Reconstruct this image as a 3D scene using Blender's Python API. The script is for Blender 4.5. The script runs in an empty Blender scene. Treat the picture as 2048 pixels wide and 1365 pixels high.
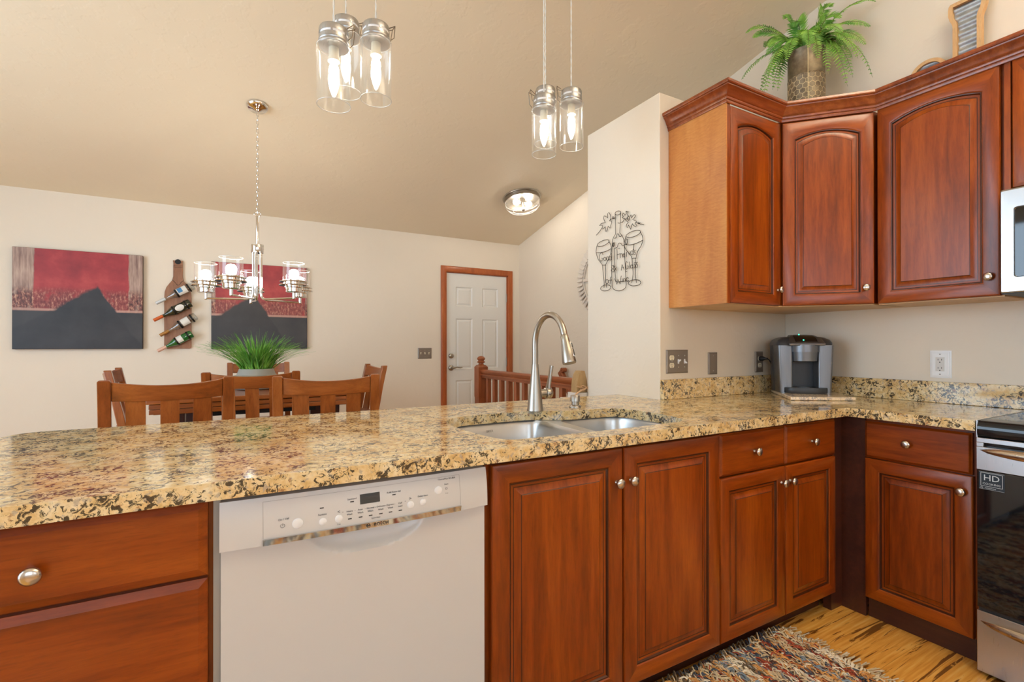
import bpy, bmesh, math, random
from mathutils import Vector, Matrix
random.seed(7)
PI = math.pi
SC = bpy.context.scene
COL = SC.collection

# ------------------------------------------------------------------ camera
cam_d = bpy.data.cameras.new('camera'); cam = bpy.data.objects.new('camera', cam_d); COL.objects.link(cam)
cam_d.sensor_width = 36.0; cam_d.lens = 17.037; cam_d.shift_y = 0.00385; cam_d.clip_start = 0.05
def look(yaw, pitch, roll):
    y, p, r = map(math.radians, (yaw, pitch, roll))
    fw = Vector((math.sin(y)*math.cos(p), math.cos(y)*math.cos(p), math.sin(p)))
    rt = Vector((math.cos(y), -math.sin(y), 0)); up = rt.cross(fw)
    r2 = rt*math.cos(r) + up*math.sin(r); u2 = -rt*math.sin(r) + up*math.cos(r)
    return Matrix((r2, u2, -fw)).transposed().to_4x4()
cam.matrix_world = Matrix.Translation((-2.3359, -1.1437, 1.1878)) @ look(29.2712, 0.1376, -0.0515)
SC.camera = cam

# ------------------------------------------------------------------ world, daylight, exposure
w = bpy.data.worlds.new('sky'); SC.world = w; w.use_nodes = True
w.node_tree.nodes['Background'].inputs[0].default_value = (0.75, 0.87, 1.0, 1)
w.node_tree.nodes['Background'].inputs[1].default_value = 1.5
SC.view_settings.view_transform = 'Standard'; SC.view_settings.look = 'None'
SC.view_settings.gamma = 1.0; SC.view_settings.use_curve_mapping = False
SC.view_settings.exposure = 0.25
SC.cycles.use_denoising = True
SC.cycles.max_bounces = 10; SC.cycles.diffuse_bounces = 5; SC.cycles.glossy_bounces = 5
SC.cycles.transparent_max_bounces = 16; SC.cycles.transmission_bounces = 8
SC.cycles.sample_clamp_indirect = 6.0
SC.cycles.caustics_reflective = False; SC.cycles.caustics_refractive = False

def area(name, loc, direction, sx, sy, power, color):
    d = bpy.data.lights.new(name, 'AREA'); d.shape = 'RECTANGLE'; d.size = sx; d.size_y = sy
    d.energy = power; d.color = color
    o = bpy.data.objects.new(name, d); COL.objects.link(o); o.location = loc
    o.rotation_euler = Vector(direction).to_track_quat('-Z', 'Y').to_euler()
    return o
# daylight at the windows: patio window in the left wall, kitchen window behind the camera
area('daylight_patio', (-5.32, 0.70, 1.40), (1, 0, 0), 2.6, 2.5, 88, (0.58, 0.79, 1.0))
area('daylight_kitchen', (-3.6, -3.62, 1.75), (0, 1, 0), 2.2, 1.3, 34, (0.60, 0.80, 1.0))
area('daylight_rear', (-1.0, -3.62, 1.75), (0, 1, 0), 1.5, 1.3, 6, (0.80, 0.90, 1.0))
# ------------------------------------------------------------------ mesh builder
class MB:
    def __init__(s): s.v = []; s.f = []; s.m = []; s.M = None
    def add(s, vs, fs, m=0):
        b = len(s.v)
        for p in vs:
            p = Vector(p)
            if s.M is not None: p = s.M @ p
            s.v.append(tuple(p))
        for f in fs: s.f.append(tuple(b+i for i in f)); s.m.append(m)
        return s
    def box(s, x0, y0, z0, x1, y1, z1, m=0):
        if x0 > x1: x0, x1 = x1, x0
        if y0 > y1: y0, y1 = y1, y0
        if z0 > z1: z0, z1 = z1, z0
        vs = [(x0,y0,z0),(x1,y0,z0),(x1,y1,z0),(x0,y1,z0),(x0,y0,z1),(x1,y0,z1),(x1,y1,z1),(x0,y1,z1)]
        return s.add(vs, [(0,3,2,1),(4,5,6,7),(0,1,5,4),(1,2,6,5),(2,3,7,6),(3,0,4,7)], m)
    def prism(s, pts, a0, a1, axis='z', m=0):
        n = len(pts)
        def P(p, a):
            return (p[0],p[1],a) if axis == 'z' else ((p[0],a,p[1]) if axis == 'y' else (a,p[0],p[1]))
        vs = [P(p, a0) for p in pts] + [P(p, a1) for p in pts]
        fs = [tuple(range(n))[::-1], tuple(range(n, 2*n))] + [(i,(i+1)%n,n+(i+1)%n,n+i) for i in range(n)]
        return s.add(vs, fs, m)
    def loops(s, L, close=True, cap0=True, cap1=True, m=0):
        n = len(L[0]); vs = [p for l in L for p in l]; fs = []
        for k in range(len(L)-1):
            for i in range(n if close else n-1):
                j = (i+1) % n
                fs.append((k*n+i, k*n+j, (k+1)*n+j, (k+1)*n+i))
        if cap0: fs.append(tuple(range(n))[::-1])
        if cap1: fs.append(tuple(range((len(L)-1)*n, len(L)*n)))
        return s.add(vs, fs, m)
    def lathe(s, prof, n=24, c=(0,0,0), m=0, axis='z', cap0=True, cap1=True):
        L = []
        for r, z in prof:
            l = []
            for i in range(n):
                a = 2*PI*i/n; x, y = r*math.cos(a), r*math.sin(a)
                p = (x,y,z) if axis == 'z' else ((x,-z,y) if axis == 'y' else (z,x,y))
                l.append((p[0]+c[0], p[1]+c[1], p[2]+c[2]))
            L.append(l)
        return s.loops(L, True, cap0, cap1, m)
    def tube(s, pts, r, n=8, m=0, closed=False, flat=1.0):
        pts = [Vector(p) for p in pts]; N = len(pts); L = []; up = None
        for i, p in enumerate(pts):
            a = pts[(i-1) % N] if (closed or i > 0) else p
            b = pts[(i+1) % N] if (closed or i < N-1) else p
            t = (b-a)
            if t.length < 1e-9: t = Vector((0,0,1))
            t.normalize()
            if up is None:
                up = Vector((0,0,1)) if abs(t.z) < .9 else Vector((1,0,0))
            x = t.cross(up)
            if x.length < 1e-6: x = t.orthogonal()
            x.normalize(); up = x.cross(t).normalized()
            rr = r[i] if isinstance(r, (list, tuple)) else r
            L.append([p + x*rr*math.cos(2*PI*k/n) + up*rr*flat*math.sin(2*PI*k/n) for k in range(n)])
        if closed: L.append(L[0])
        return s.loops(L, True, not closed, not closed, m)
    def sphere(s, c, r, n=16, k=10, m=0, sc=(1,1,1)):
        L = []
        for i in range(k+1):
            t = PI*i/k; rr = max(r*math.sin(t), r*.004)
            L.append([(c[0]+sc[0]*rr*math.cos(2*PI*j/n), c[1]+sc[1]*rr*math.sin(2*PI*j/n), c[2]-sc[2]*r*math.cos(t)) for j in range(n)])
        return s.loops(L, m=m)
    def text(s, body, size, M, m=0, align='CENTER', ext=0.0002):
        cu = bpy.data.curves.new('t', 'FONT'); cu.body = body; cu.size = size; cu.align_x = align; cu.align_y = 'CENTER'
        cu.extrude = ext; cu.resolution_u = 2
        o = bpy.data.objects.new('t', cu); COL.objects.link(o)
        me = bpy.data.meshes.new_from_object(o.evaluated_get(bpy.context.evaluated_depsgraph_get()))
        old = s.M; s.M = M if old is None else old @ M
        s.add([v.co for v in me.vertices], [tuple(p.vertices) for p in me.polygons], m); s.M = old
        bpy.data.objects.remove(o); bpy.data.curves.remove(cu); bpy.data.meshes.remove(me)
        return s

def obj(name, mb, mats, parent=None, loc=None, bevel=0, seg=2, smooth=35, rot=None, sub=0, label=None):
    me = bpy.data.meshes.new(name); me.from_pydata(mb.v, [], mb.f)
    for i, m in enumerate(mb.m): me.polygons[i].material_index = m
    if not isinstance(mats, (list, tuple)): mats = [mats]
    for m in mats: me.materials.append(m)
    bm = bmesh.new(); bm.from_mesh(me)
    bmesh.ops.recalc_face_normals(bm, faces=bm.faces); bm.to_mesh(me); bm.free()
    if smooth:
        me.shade_smooth()
        if smooth < 180: me.set_sharp_from_angle(angle=math.radians(smooth))
    o = bpy.data.objects.new(name, me); COL.objects.link(o)
    if parent: o.parent = parent
    if loc: o.location = loc
    if rot: o.rotation_euler = rot
    if bevel:
        b = o.modifiers.new('b', 'BEVEL'); b.width = bevel; b.segments = seg; b.limit_method = 'ANGLE'; b.angle_limit = math.radians(40)
        b.harden_normals = False
    if sub:
        b = o.modifiers.new('s', 'SUBSURF'); b.levels = sub; b.render_levels = sub
    if label: o['label'] = label
    return o
def thing(name, label, cat, loc=(0,0,0), rz=0, group=None):
    o = bpy.data.objects.new(name, None); COL.objects.link(o); o.empty_display_size = .1
    o.location = loc; o.rotation_euler = (0,0,rz); o['label'] = label; o['category'] = cat
    if group: o['group'] = group
    return o
def tag(o, label, cat, group=None, kind=None):
    o['label'] = label; o['category'] = cat
    if group: o['group'] = group
    if kind: o['kind'] = kind
    return o
def struct(o): o['kind'] = 'structure'; return o
def copy_tree(o, parent=None, me=False):
    c = o.copy(); COL.objects.link(c)
    if parent is not None: c.parent = parent
    for ch in list(o.children): copy_tree(ch, c)
    return c

# ------------------------------------------------------------------ materials
def srgb(r, g, b):
    f = lambda c: (c/255/12.92) if c/255 <= .04045 else ((c/255+.055)/1.055)**2.4
    return (f(r), f(g), f(b), 1)
class Mat:
    def __init__(s, name):
        s.m = bpy.data.materials.new(name); s.m.use_nodes = True; s.t = s.m.node_tree; s.n = s.t.nodes
        s.b = s.n['Principled BSDF']
    def node(s, t, **k):
        n = s.n.new(t)
        for a, v in k.items():
            if a == 'i':
                for kk, vv in v.items():
                    if isinstance(vv, bpy.types.NodeSocket): s.t.links.new(vv, n.inputs[kk])
                    else: n.inputs[kk].default_value = vv
            else: setattr(n, a, v)
        return n
    def link(s, a, b): s.t.links.new(a, b)
    def set(s, **k):
        for a, v in k.items():
            i = s.b.inputs[a.replace('_', ' ')]
            if isinstance(v, bpy.types.NodeSocket): s.link(v, i)
            else: i.default_value = v
        return s
    def coord(s, scale=(1,1,1), loc=(0,0,0), rot=(0,0,0), rnd=0, out='Object'):
        tc = s.node('ShaderNodeTexCoord'); v = tc.outputs[out]
        if rnd:
            oi = s.node('ShaderNodeObjectInfo')
            a = s.node('ShaderNodeVectorMath', operation='SCALE', i={0: (rnd, rnd*1.7, rnd*.6), 'Scale': oi.outputs['Random']})
            b = s.node('ShaderNodeVectorMath', operation='ADD', i={0: v, 1: a.outputs[0]}); v = b.outputs[0]
        mp = s.node('ShaderNodeMapping', i={'Vector': v, 'Scale': scale, 'Location': loc, 'Rotation': rot})
        return mp.outputs[0]
    def noise(s, vec, scale=5, detail=4, rough=.5, dist=0):
        n = s.node('ShaderNodeTexNoise', i={'Vector': vec, 'Scale': scale, 'Detail': detail, 'Roughness': rough, 'Distortion': dist})
        return n.outputs['Fac']
    def ramp(s, fac, stops, interp='LINEAR'):
        n = s.node('ShaderNodeValToRGB', i={'Fac': fac}); cr = n.color_ramp; cr.interpolation = interp
        while len(cr.elements) > 1: cr.elements.remove(cr.elements[0])
        for k, (p, c) in enumerate(stops):
            e = cr.elements[0] if k == 0 else cr.elements.new(p)
            e.position = p; e.color = c if not isinstance(c, (int, float)) else (c, c, c, 1)
        return n.outputs['Color']
    def mix(s, fac, a, b, mode='MIX'):
        n = s.node('ShaderNodeMix', data_type='RGBA', blend_type=mode)
        for k, v in ((0, fac), (6, a), (7, b)):
            if isinstance(v, bpy.types.NodeSocket): s.link(v, n.inputs[k])
            else: n.inputs[k].default_value = v
        return n.outputs[2]
    def math(s, op, a, b=0.0, c=None):
        n = s.node('ShaderNodeMath', operation=op)
        for k, v in ((0, a), (1, b)):
            if isinstance(v, bpy.types.NodeSocket): s.link(v, n.inputs[k])
            else: n.inputs[k].default_value = v
        return n.outputs[0]
    def bump(s, h, strength=.2, dist=.002):
        n = s.node('ShaderNodeBump', i={'Height': h, 'Strength': strength, 'Distance': dist})
        s.link(n.outputs[0], s.b.inputs['Normal']); return s

def plain(name, col, rough=.5, metal=0, **k):
    m = Mat(name); m.set(Base_Color=col, Roughness=rough, Metallic=metal)
    for a, v in k.items(): m.b.inputs[a.replace('_', ' ')].default_value = v
    return m.m

def paint(name, col):
    m = Mat(name); v = m.coord()
    n = m.noise(v, 2.2, 2); c = m.mix(n, tuple(x*.97 for x in col[:3])+(1,), tuple(min(1, x*1.03) for x in col[:3])+(1,))
    m.set(Base_Color=c, Roughness=.62)
    a = m.noise(v, 11, 3, .55); b = m.ramp(a, [(.52, 0), (.60, 1)]); f = m.noise(v, 90, 2)
    h = m.math('ADD', m.math('MULTIPLY', b, .8), m.math('MULTIPLY', f, .15))
    m.bump(h, .22, .003); return m.m
M_WALL = paint('wall_paint', srgb(228, 217, 200))
M_CEIL = paint('ceiling_paint', srgb(232, 219, 194))

def wood(name, dark, mid, light, axis='Z', rough=.3, coat=.12, blotch=.5, rnd=3.0, scale=1.0):
    m = Mat(name)
    st = {'X': (.9,9,9), 'Y': (9,.9,9), 'Z': (9,9,.9)}[axis]; st = tuple(x*scale for x in st)
    v = m.coord(scale=st, rnd=rnd)
    fine = m.noise(v, 5.5, 5, .6, .4)
    v2 = m.coord(scale=tuple(x*.33 for x in st), rnd=rnd, loc=(3,1,2)); big = m.noise(v2, 2.6, 3, .55, 1.2)
    v3 = m.coord(scale=tuple(x*4 for x in st), rnd=rnd); pore = m.noise(v3, 9, 2, .5)
    f = m.math('ADD', m.math('MULTIPLY', fine, .5), m.math('MULTIPLY', big, .6))
    c = m.ramp(f, [(.29, dark), (.53, mid), (.78, light)])
    pr = m.ramp(pore, [(.30, .72), (.48, 1.0)])
    c = m.mix(.55, c, pr, 'MULTIPLY')
    m.set(Base_Color=c, Roughness=rough); m.b.inputs['Specular IOR Level'].default_value = .38; m.b.inputs['Coat Weight'].default_value = coat; m.b.inputs['Coat Roughness'].default_value = .22
    m.bump(pore, .04, .001); return m.m
def rgb(s, *a): return srgb(*a)
CH = (srgb(74,28,2), srgb(128,54,4), srgb(162,80,16))
CHERRY = {a: wood('cherry_'+a, *CH, axis=a) for a in 'XYZ'}
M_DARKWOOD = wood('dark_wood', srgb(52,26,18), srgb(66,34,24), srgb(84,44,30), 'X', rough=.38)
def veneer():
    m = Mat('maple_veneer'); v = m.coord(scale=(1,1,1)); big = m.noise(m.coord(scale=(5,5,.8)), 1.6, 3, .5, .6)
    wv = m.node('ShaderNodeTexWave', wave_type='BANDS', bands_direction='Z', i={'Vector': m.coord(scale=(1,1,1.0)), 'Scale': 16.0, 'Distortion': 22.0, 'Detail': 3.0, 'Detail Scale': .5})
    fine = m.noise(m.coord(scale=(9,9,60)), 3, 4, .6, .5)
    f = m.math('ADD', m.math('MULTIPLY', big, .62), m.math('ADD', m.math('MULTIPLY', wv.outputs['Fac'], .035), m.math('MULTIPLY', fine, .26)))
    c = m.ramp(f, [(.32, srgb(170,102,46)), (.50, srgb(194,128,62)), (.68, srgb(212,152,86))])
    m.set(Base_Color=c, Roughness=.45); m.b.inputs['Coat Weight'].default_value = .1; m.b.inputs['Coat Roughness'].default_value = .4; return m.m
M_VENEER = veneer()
M_BOTTOM = wood('maple_bottom', srgb(196,158,112), srgb(206,170,124), srgb(214,182,138), 'X', rough=.5, coat=.1)
CHR = (srgb(92,42,12), srgb(140,74,26), srgb(170,100,46))
CHAIR = {a: wood('chair_wood_'+a, *CHR, axis=a, rough=.28, coat=.4) for a in 'XYZ'}
M_OAK = {a: wood('oak_'+a, srgb(138,66,28), srgb(170,88,42), srgb(190,108,58), axis=a, rough=.35, scale=1.6) for a in 'XYZ'}
RLC = (srgb(110,54,26), srgb(146,78,42), srgb(172,100,60))
RAIL = {a: wood('rail_wood_'+a, *RLC, axis=a, rough=.33) for a in 'XYZ'}
M_RACK = wood('rack_wood', srgb(118,78,56), srgb(148,102,74), srgb(170,124,92), 'Z', rough=.5, coat=.05)
M_PALE = wood('pale_wood', srgb(150,116,72), srgb(172,138,92), srgb(188,156,110), 'Z', rough=.6, coat=0)
M_FRAMEWOOD = wood('frame_wood', srgb(176,134,88), srgb(200,160,112), srgb(214,178,132), 'Z', rough=.6, coat=0)

def granite(name='granite', pale=0):
    m = Mat(name); tc = m.node('ShaderNodeNewGeometry').outputs['Position']
    def mp(sc, loc=(0,0,0)): return m.node('ShaderNodeMapping', i={'Vector': tc, 'Scale': (sc,sc,sc), 'Location': loc}).outputs[0]
    v = mp(1)
    wv = m.node('ShaderNodeTexNoise', i={'Vector': v, 'Scale': 30.0, 'Detail': 3.0})
    wa = m.node('ShaderNodeVectorMath', operation='SCALE', i={0: wv.outputs['Color'], 'Scale': .02})
    v = m.node('ShaderNodeVectorMath', operation='ADD', i={0: v, 1: wa.outputs[0]}).outputs[0]
    big = m.noise(v, 9, 4, .6); mid = m.noise(v, 38, 5, .65); fin = m.noise(v, 120, 3, .6)
    f = m.math('ADD', m.math('MULTIPLY', big, .45), m.math('MULTIPLY', mid, .6))
    c = m.ramp(f, [(.36, srgb(196,156,96)), (.46, srgb(218,184,126)), (.56, srgb(232,208,158)), (.68, srgb(238,224,190))])
    gq = m.ramp(m.noise(mp(1,(5,2,1)), 60, 3, .5), [(.58, 0), (.64, 1)]); c = m.mix(m.math('MULTIPLY', gq, .7), c, srgb(172,160,146))
    rs = m.ramp(m.noise(mp(1,(1,7,3)), 48, 4, .6), [(.61, 0), (.67, 1)]); c = m.mix(m.math('MULTIPLY', rs, .75), c, srgb(148,92,60))
    cl = m.ramp(m.noise(mp(1,(9,4,2)), 14, 2, .5), [(.38, .0), (.62, .10)])
    bk = m.math('ADD', m.noise(v, 66, 5, .70, 1.2), cl)
    bm_ = m.ramp(bk, [(.585, 0), (.62, 1)]); c = m.mix(m.math('MULTIPLY', bm_, .93), c, srgb(44,38,34))
    if pale: c = m.mix(pale, c, srgb(236,220,206))
    fl = m.ramp(fin, [(.30, .80), (.46, 1.0)]); c = m.mix(.7, c, fl, 'MULTIPLY')
    m.set(Base_Color=c, Roughness=.09); m.b.inputs['Specular IOR Level'].default_value = .62
    return m.m
M_GRANITE = granite(); M_GRANITE_PALE = granite('pale_granite', .45)

def floor_mat():
    m = Mat('strand_floor'); v = m.coord()
    sx = m.node('ShaderNodeSeparateXYZ', i={0: v})
    pl = m.math('FLOOR', m.math('DIVIDE', sx.outputs[1], .125))
    off = m.math('FRACT', m.math('MULTIPLY', m.math('SINE', m.math('MULTIPLY', pl, 12.9898)), 437.58))
    cb = m.node('ShaderNodeCombineXYZ', i={0: m.math('ADD', sx.outputs[0], m.math('MULTIPLY', off, 7.0)), 1: sx.outputs[1], 2: off})
    a = m.node('ShaderNodeMapping', i={'Vector': cb.outputs[0], 'Scale': (1.5, 20, 3)}).outputs[0]
    n = m.noise(a, 2.0, 5, .62, .8)
    b = m.node('ShaderNodeMapping', i={'Vector': cb.outputs[0], 'Scale': (2.5, 45, 3)}).outputs[0]
    n2 = m.noise(b, 2.0, 3, .5)
    base = m.ramp(n2, [(.3, srgb(206,140,56)), (.55, srgb(230,170,80)), (.75, srgb(238,190,108))])
    dk = m.ramp(n, [(.56, 0), (.60, 1)]); c = m.mix(m.math('MULTIPLY', dk, .9), base, srgb(92,48,16))
    fr = m.math('FRACT', m.math('DIVIDE', sx.outputs[1], .125)); seam = m.ramp(fr, [(0, .5), (.012, 1), (.988, 1), (1, .5)])
    c = m.mix(.8, c, seam, 'MULTIPLY')
    m.set(Base_Color=c, Roughness=.25); return m.m
M_FLOOR = floor_mat()

def brushed(name, col, rough=.28, scale=(3,3,160), metal=1.0):
    m = Mat(name); v = m.coord(scale=scale); n = m.noise(v, 4, 2)
    m.set(Base_Color=col, Metallic=metal, Roughness=m.ramp(n, [(.3, rough*.85), (.7, rough*1.15)])); return m.m
M_NICKEL = plain('brushed_nickel', srgb(172,165,154), .34, 1)
M_KNOB = plain('knob_nickel', srgb(206,198,188), .26, 1)
M_STEEL = brushed('stainless', srgb(186,186,186), .32, (160,3,3))
M_SINK = brushed('sink_steel', srgb(200,198,194), .33, (60,60,60))
M_CHROME = plain('chrome', srgb(226,224,220), .06, 1)
M_HANDLE_REFLECT = brushed('warm_reflect_steel', srgb(176,158,136), .3, (3,160,3))  # stainless handle; bronze-like reflection put into the base colour
M_BLACKGLASS = plain('black_glass', (.004,.005,.007,1), .04, 0, Coat_Weight=.5)
M_COOKTOP = plain('cooktop_glass', (.006,.007,.009,1), .05)
M_BLACK = plain('black_plastic', (.012,.012,.013,1), .4)
M_BLACKMETAL = plain('black_metal', (.02,.018,.017,1), .45, .6)
M_WIRE = plain('wire_metal', srgb(70,60,50), .5, .5)
M_WHITE = plain('white_enamel', srgb(207,204,201), .3)
M_WHITE2 = plain('white_plastic', srgb(238,238,238), .35)
M_DOORW = plain('white_door_paint', srgb(226,224,218), .4)
M_IVORY = plain('ivory_plastic', srgb(232,222,196), .4)
M_DISPLAY = plain('dark_display', srgb(44,42,38), .45)
M_INK = plain('panel_ink', srgb(96,92,90), .6)
M_INKDARK = plain('dark_mark', srgb(52,48,46), .6)
M_PLATE = plain('pewter_plate', srgb(138,126,114), .35, .35)
M_GAPGREY = plain('trim_grey', srgb(150,146,140), .5)
M_POTWHITE = plain('grey_ceramic', srgb(158,153,145), .5)
M_WHITEWOOD = plain('whitewashed_wood', srgb(218,208,196), .7)
M_BAIL = plain('bail_steel', srgb(128,116,100), .35, .8)
M_CORD = plain('clear_cord', srgb(222,220,214), .3)
M_PLUG = plain('plug_black', (.008,.008,.01,1), .45)

def bulb_mat(name, strength, col=(1, .90, .77, 1)):
    m = Mat(name); m.set(Base_Color=(1,.9,.75,1)); m.b.inputs['Emission Color'].default_value = col; m.b.inputs['Emission Strength'].default_value = strength
    return m.m
M_BULB = bulb_mat('pendant_bulb_glow', 48); M_BULB_CH = bulb_mat('chandelier_bulb_glow', 80); M_FILL_GLOW = bulb_mat('fill_uplight_glow', 430, (1, .96, .89, 1)); M_BULB_FL = bulb_mat('ceiling_bulb_glow', 150)
def thin_glass(name, tint=(1,1,1,1), base=.04, edge=.5, rough=.02, haze=0):
    m = Mat(name); t = m.t; out = m.n['Material Output']
    tr = m.node('ShaderNodeBsdfTransparent', i={0: tint}); gl = m.node('ShaderNodeBsdfGlossy', i={0: (1,1,1,1), 'Roughness': rough})
    lw = m.node('ShaderNodeLayerWeight', i={'Blend': .25})
    f = m.math('ADD', m.math('MULTIPLY', m.math('POWER', lw.outputs['Facing'], 2.5), edge), base)
    mx = m.node('ShaderNodeMixShader', i={0: f, 1: tr.outputs[0], 2: gl.outputs[0]})
    if haze:
        df = m.node('ShaderNodeBsdfTranslucent', i={0: (.95,.95,.95,1)})
        mx = m.node('ShaderNodeMixShader', i={0: haze, 1: mx.outputs[0], 2: df.outputs[0]})
    m.link(mx.outputs[0], out.inputs[0]); m.n.remove(m.b); return m.m
M_GLASS = thin_glass('jar_glass', (.97,.975,.975,1), .06, .7, .03, .010)
M_GLASS_CH = thin_glass('shade_glass', (.985,.985,.985,1), .03, .38, .03, .003)
def glass_edge():
    m = Mat('glass_rim'); m.set(Base_Color=(.95,.95,.93,1), Roughness=.1); m.b.inputs['Transmission Weight'].default_value = .35
    return m.m
M_RIM = glass_edge()
M_BG = plain('green_bottle', srgb(24,96,40), .06, 0, Coat_Weight=.6)
M_BD = plain('dark_bottle', srgb(40,44,26), .06, 0, Coat_Weight=.6)
M_BC = thin_glass('clear_bottle', (.86,.89,.90,1), .10, .6)
M_LABELW = plain('paper_label', srgb(226,222,214), .6)
def leaf(name, a, b, rough=.45):
    m = Mat(name); v = m.coord(); n = m.noise(v, 14, 2); c = m.ramp(n, [(.3, a), (.7, b)]); m.set(Base_Color=c, Roughness=rough)
    return m.m
M_FERN = leaf('fern_leaf', srgb(78,136,44), srgb(150,196,80))
M_GRASS = leaf('grass_leaf', srgb(56,124,34), srgb(140,198,80))
M_STEM = leaf('fern_stem', srgb(70,84,34), srgb(110,120,50))
def galv(name, a, b):
    m = Mat(name); n = m.noise(m.coord(), 30, 4, .6); m.set(Base_Color=m.ramp(n, [(.3, a), (.7, b)]), Metallic=.7, Roughness=.5); return m.m
M_GALV = galv('galvanised', srgb(150,154,156), srgb(196,200,200))
M_POTMETAL = galv('aged_metal', srgb(100,88,70), srgb(142,128,104))
M_POTRIDGE = galv('aged_ridge', srgb(196,180,144), srgb(222,206,170))
# ------------------------------------------------------------------ the room
XB, XL, YD, YR = 0.598, -5.4, 3.9226, -3.75      # right wall, left wall, dining wall, wall behind the camera
SL, ZC = 0.2178, 2.4047
def ceil_z(y): return ZC + SL*(YD-y) if y > -1.2 else ZC + SL*(YD+1.2)
ZMAX = ceil_z(-1.2)
def wall_with_holes(name, axis, c0, c1, a0, a1, top, holes):
    """a wall slab from c0 to c1 along its thickness, a0..a1 along its run; holes are (a, b, z0, z1)"""
    mb = MB(); cuts = sorted(set([a0, a1] + [h[0] for h in holes] + [h[1] for h in holes]))
    def slab(p, q, z0, zt0, zt1):
        if axis == 'x':   # wall runs along x
            vs = [(p,c0,z0),(q,c0,z0),(q,c1,z0),(p,c1,z0),(p,c0,zt0),(q,c0,zt1),(q,c1,zt1),(p,c1,zt0)]
        else:
            vs = [(c0,p,z0),(c0,q,z0),(c1,q,z0),(c1,p,z0),(c0,p,zt0),(c0,q,zt1),(c1,q,zt1),(c1,p,zt0)]
        mb.add(vs, [(0,1,2,3),(4,5,6,7),(0,1,5,4),(1,2,6,5),(2,3,7,6),(3,0,4,7)])
    for p, q in zip(cuts, cuts[1:]):
        hs = [h for h in holes if h[0] <= p and h[1] >= q]
        if hs:
            slab(p, q, 0, hs[0][2], hs[0][2]); slab(p, q, hs[0][3], top(p), top(q))
        else: slab(p, q, 0, top(p), top(q))
    return struct(obj(name, mb, M_WALL, smooth=0))
struct(obj('floor', MB().box(XL-.1, YR-.1, -.08, XB+.1, YD+.1, 0), M_FLOOR, smooth=0))
c = MB(); t = .1
pr = [(YD+.1, ceil_z(YD+.1)), (-1.2, ZMAX), (YR-.1, ZMAX)]
c.prism(pr + [(y, z+t) for y, z in reversed(pr)], XL-.1, XB+.1, 'x')
struct(obj('ceiling', c, M_CEIL, smooth=0))
wall_with_holes('wall_back', 'x', YD, YD+.1, XL-.1, XB+.1, lambda a: ceil_z(YD), [(-.345, .452, 0, 2.03)])
wall_with_holes('wall_right', 'y', XB, XB+.1, YR-.1, -1.2, lambda a: ZMAX, [])
wall_with_holes('wall_right', 'y', XB, XB+.1, -1.2, YD, lambda a: ceil_z(a), [])
wl = [(-.60, 2.00, .12, 2.70)]
wall_with_holes('wall_left', 'y', XL-.1, XL, YR-.1, YD, lambda a: ceil_z(a), wl)
wall_with_holes('wall_rear', 'x', YR-.1, YR, XL-.1, XB+.1, lambda a: ZMAX, [(-4.7, -2.5, 1.1, 2.4), (-1.75, -.25, 1.1, 2.4)])
# window frames and panes of the windows nobody looks at directly (they show in reflections)
def window(n, axis, pos, a0, a1, z0, z1):
    r = bpy.data.objects.new('window_%d' % n, None); COL.objects.link(r); struct(r)
    f = MB(); wd = .05
    def bx(p, q, zz0, zz1):
        if axis == 'x': f.box(p, pos-.06, zz0, q, pos-.0, zz1)
        else: f.box(pos-.06, p, zz0, pos, q, zz1)
    mid = (a0+a1)/2
    for p, q, zz0, zz1 in ((a0, a0+wd, z0, z1), (a1-wd, a1, z0, z1), (mid-wd/2, mid+wd/2, z0, z1), (a0, a1, z0, z0+wd), (a0, a1, z1-wd, z1)): bx(p, q, zz0, zz1)
    obj('window_frame', f, M_WHITE2, r)
window(1, 'y', XL-.02, -.60, 2.00, .12, 2.70); window(2, 'x', YR-.02, -4.7, -2.5, 1.1, 2.4); window(3, 'x', YR-.02, -1.75, -.25, 1.1, 2.4)
# the tall block of wall between kitchen and stairs, with a flat top below the ceiling
XW, YA, YW, ZW = -0.473, 0.640, 1.227, 2.4827
struct(obj('wall_partition', MB().box(XW, YA, 0, XB-.001, YW, ZW), M_WALL, bevel=.004))
struct(obj('wall_peninsula', MB().box(-2.90, .675, 0, XW-.001, .735, .872), M_WALL))
struct(obj('wall_stair', MB().box(-.56, YW+.001, 0, -.41, 1.40, .862), M_WALL))

# added fill light: unseen uplight bowl behind the camera, brightens ceiling and upper walls
kl = thing('added_fill_uplight', 'added fill uplight bowl, out of view over the kitchen floor', 'ceiling light', (-.5, -1.5, ZMAX))
obj('stem', MB().lathe([(.07,-.0005),(.07,-.02),(.010,-.03),(.010,-.60),(.0,-.60)], 20), M_NICKEL, kl, smooth=40)
obj('bowl', MB().lathe([(.21,-.50),(.205,-.53),(.17,-.585),(.10,-.62),(.012,-.63),(.012,-.62),(.10,-.61),(.165,-.575),(.20,-.52),(.205,-.50)], 32, cap0=False, cap1=False), M_NICKEL, kl, smooth=60)
obj('fill_diffuser', MB().lathe([(.17,-.560),(.17,-.555),(.012,-.550)], 28, cap0=False, cap1=False), M_FILL_GLOW, kl, smooth=60)

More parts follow.
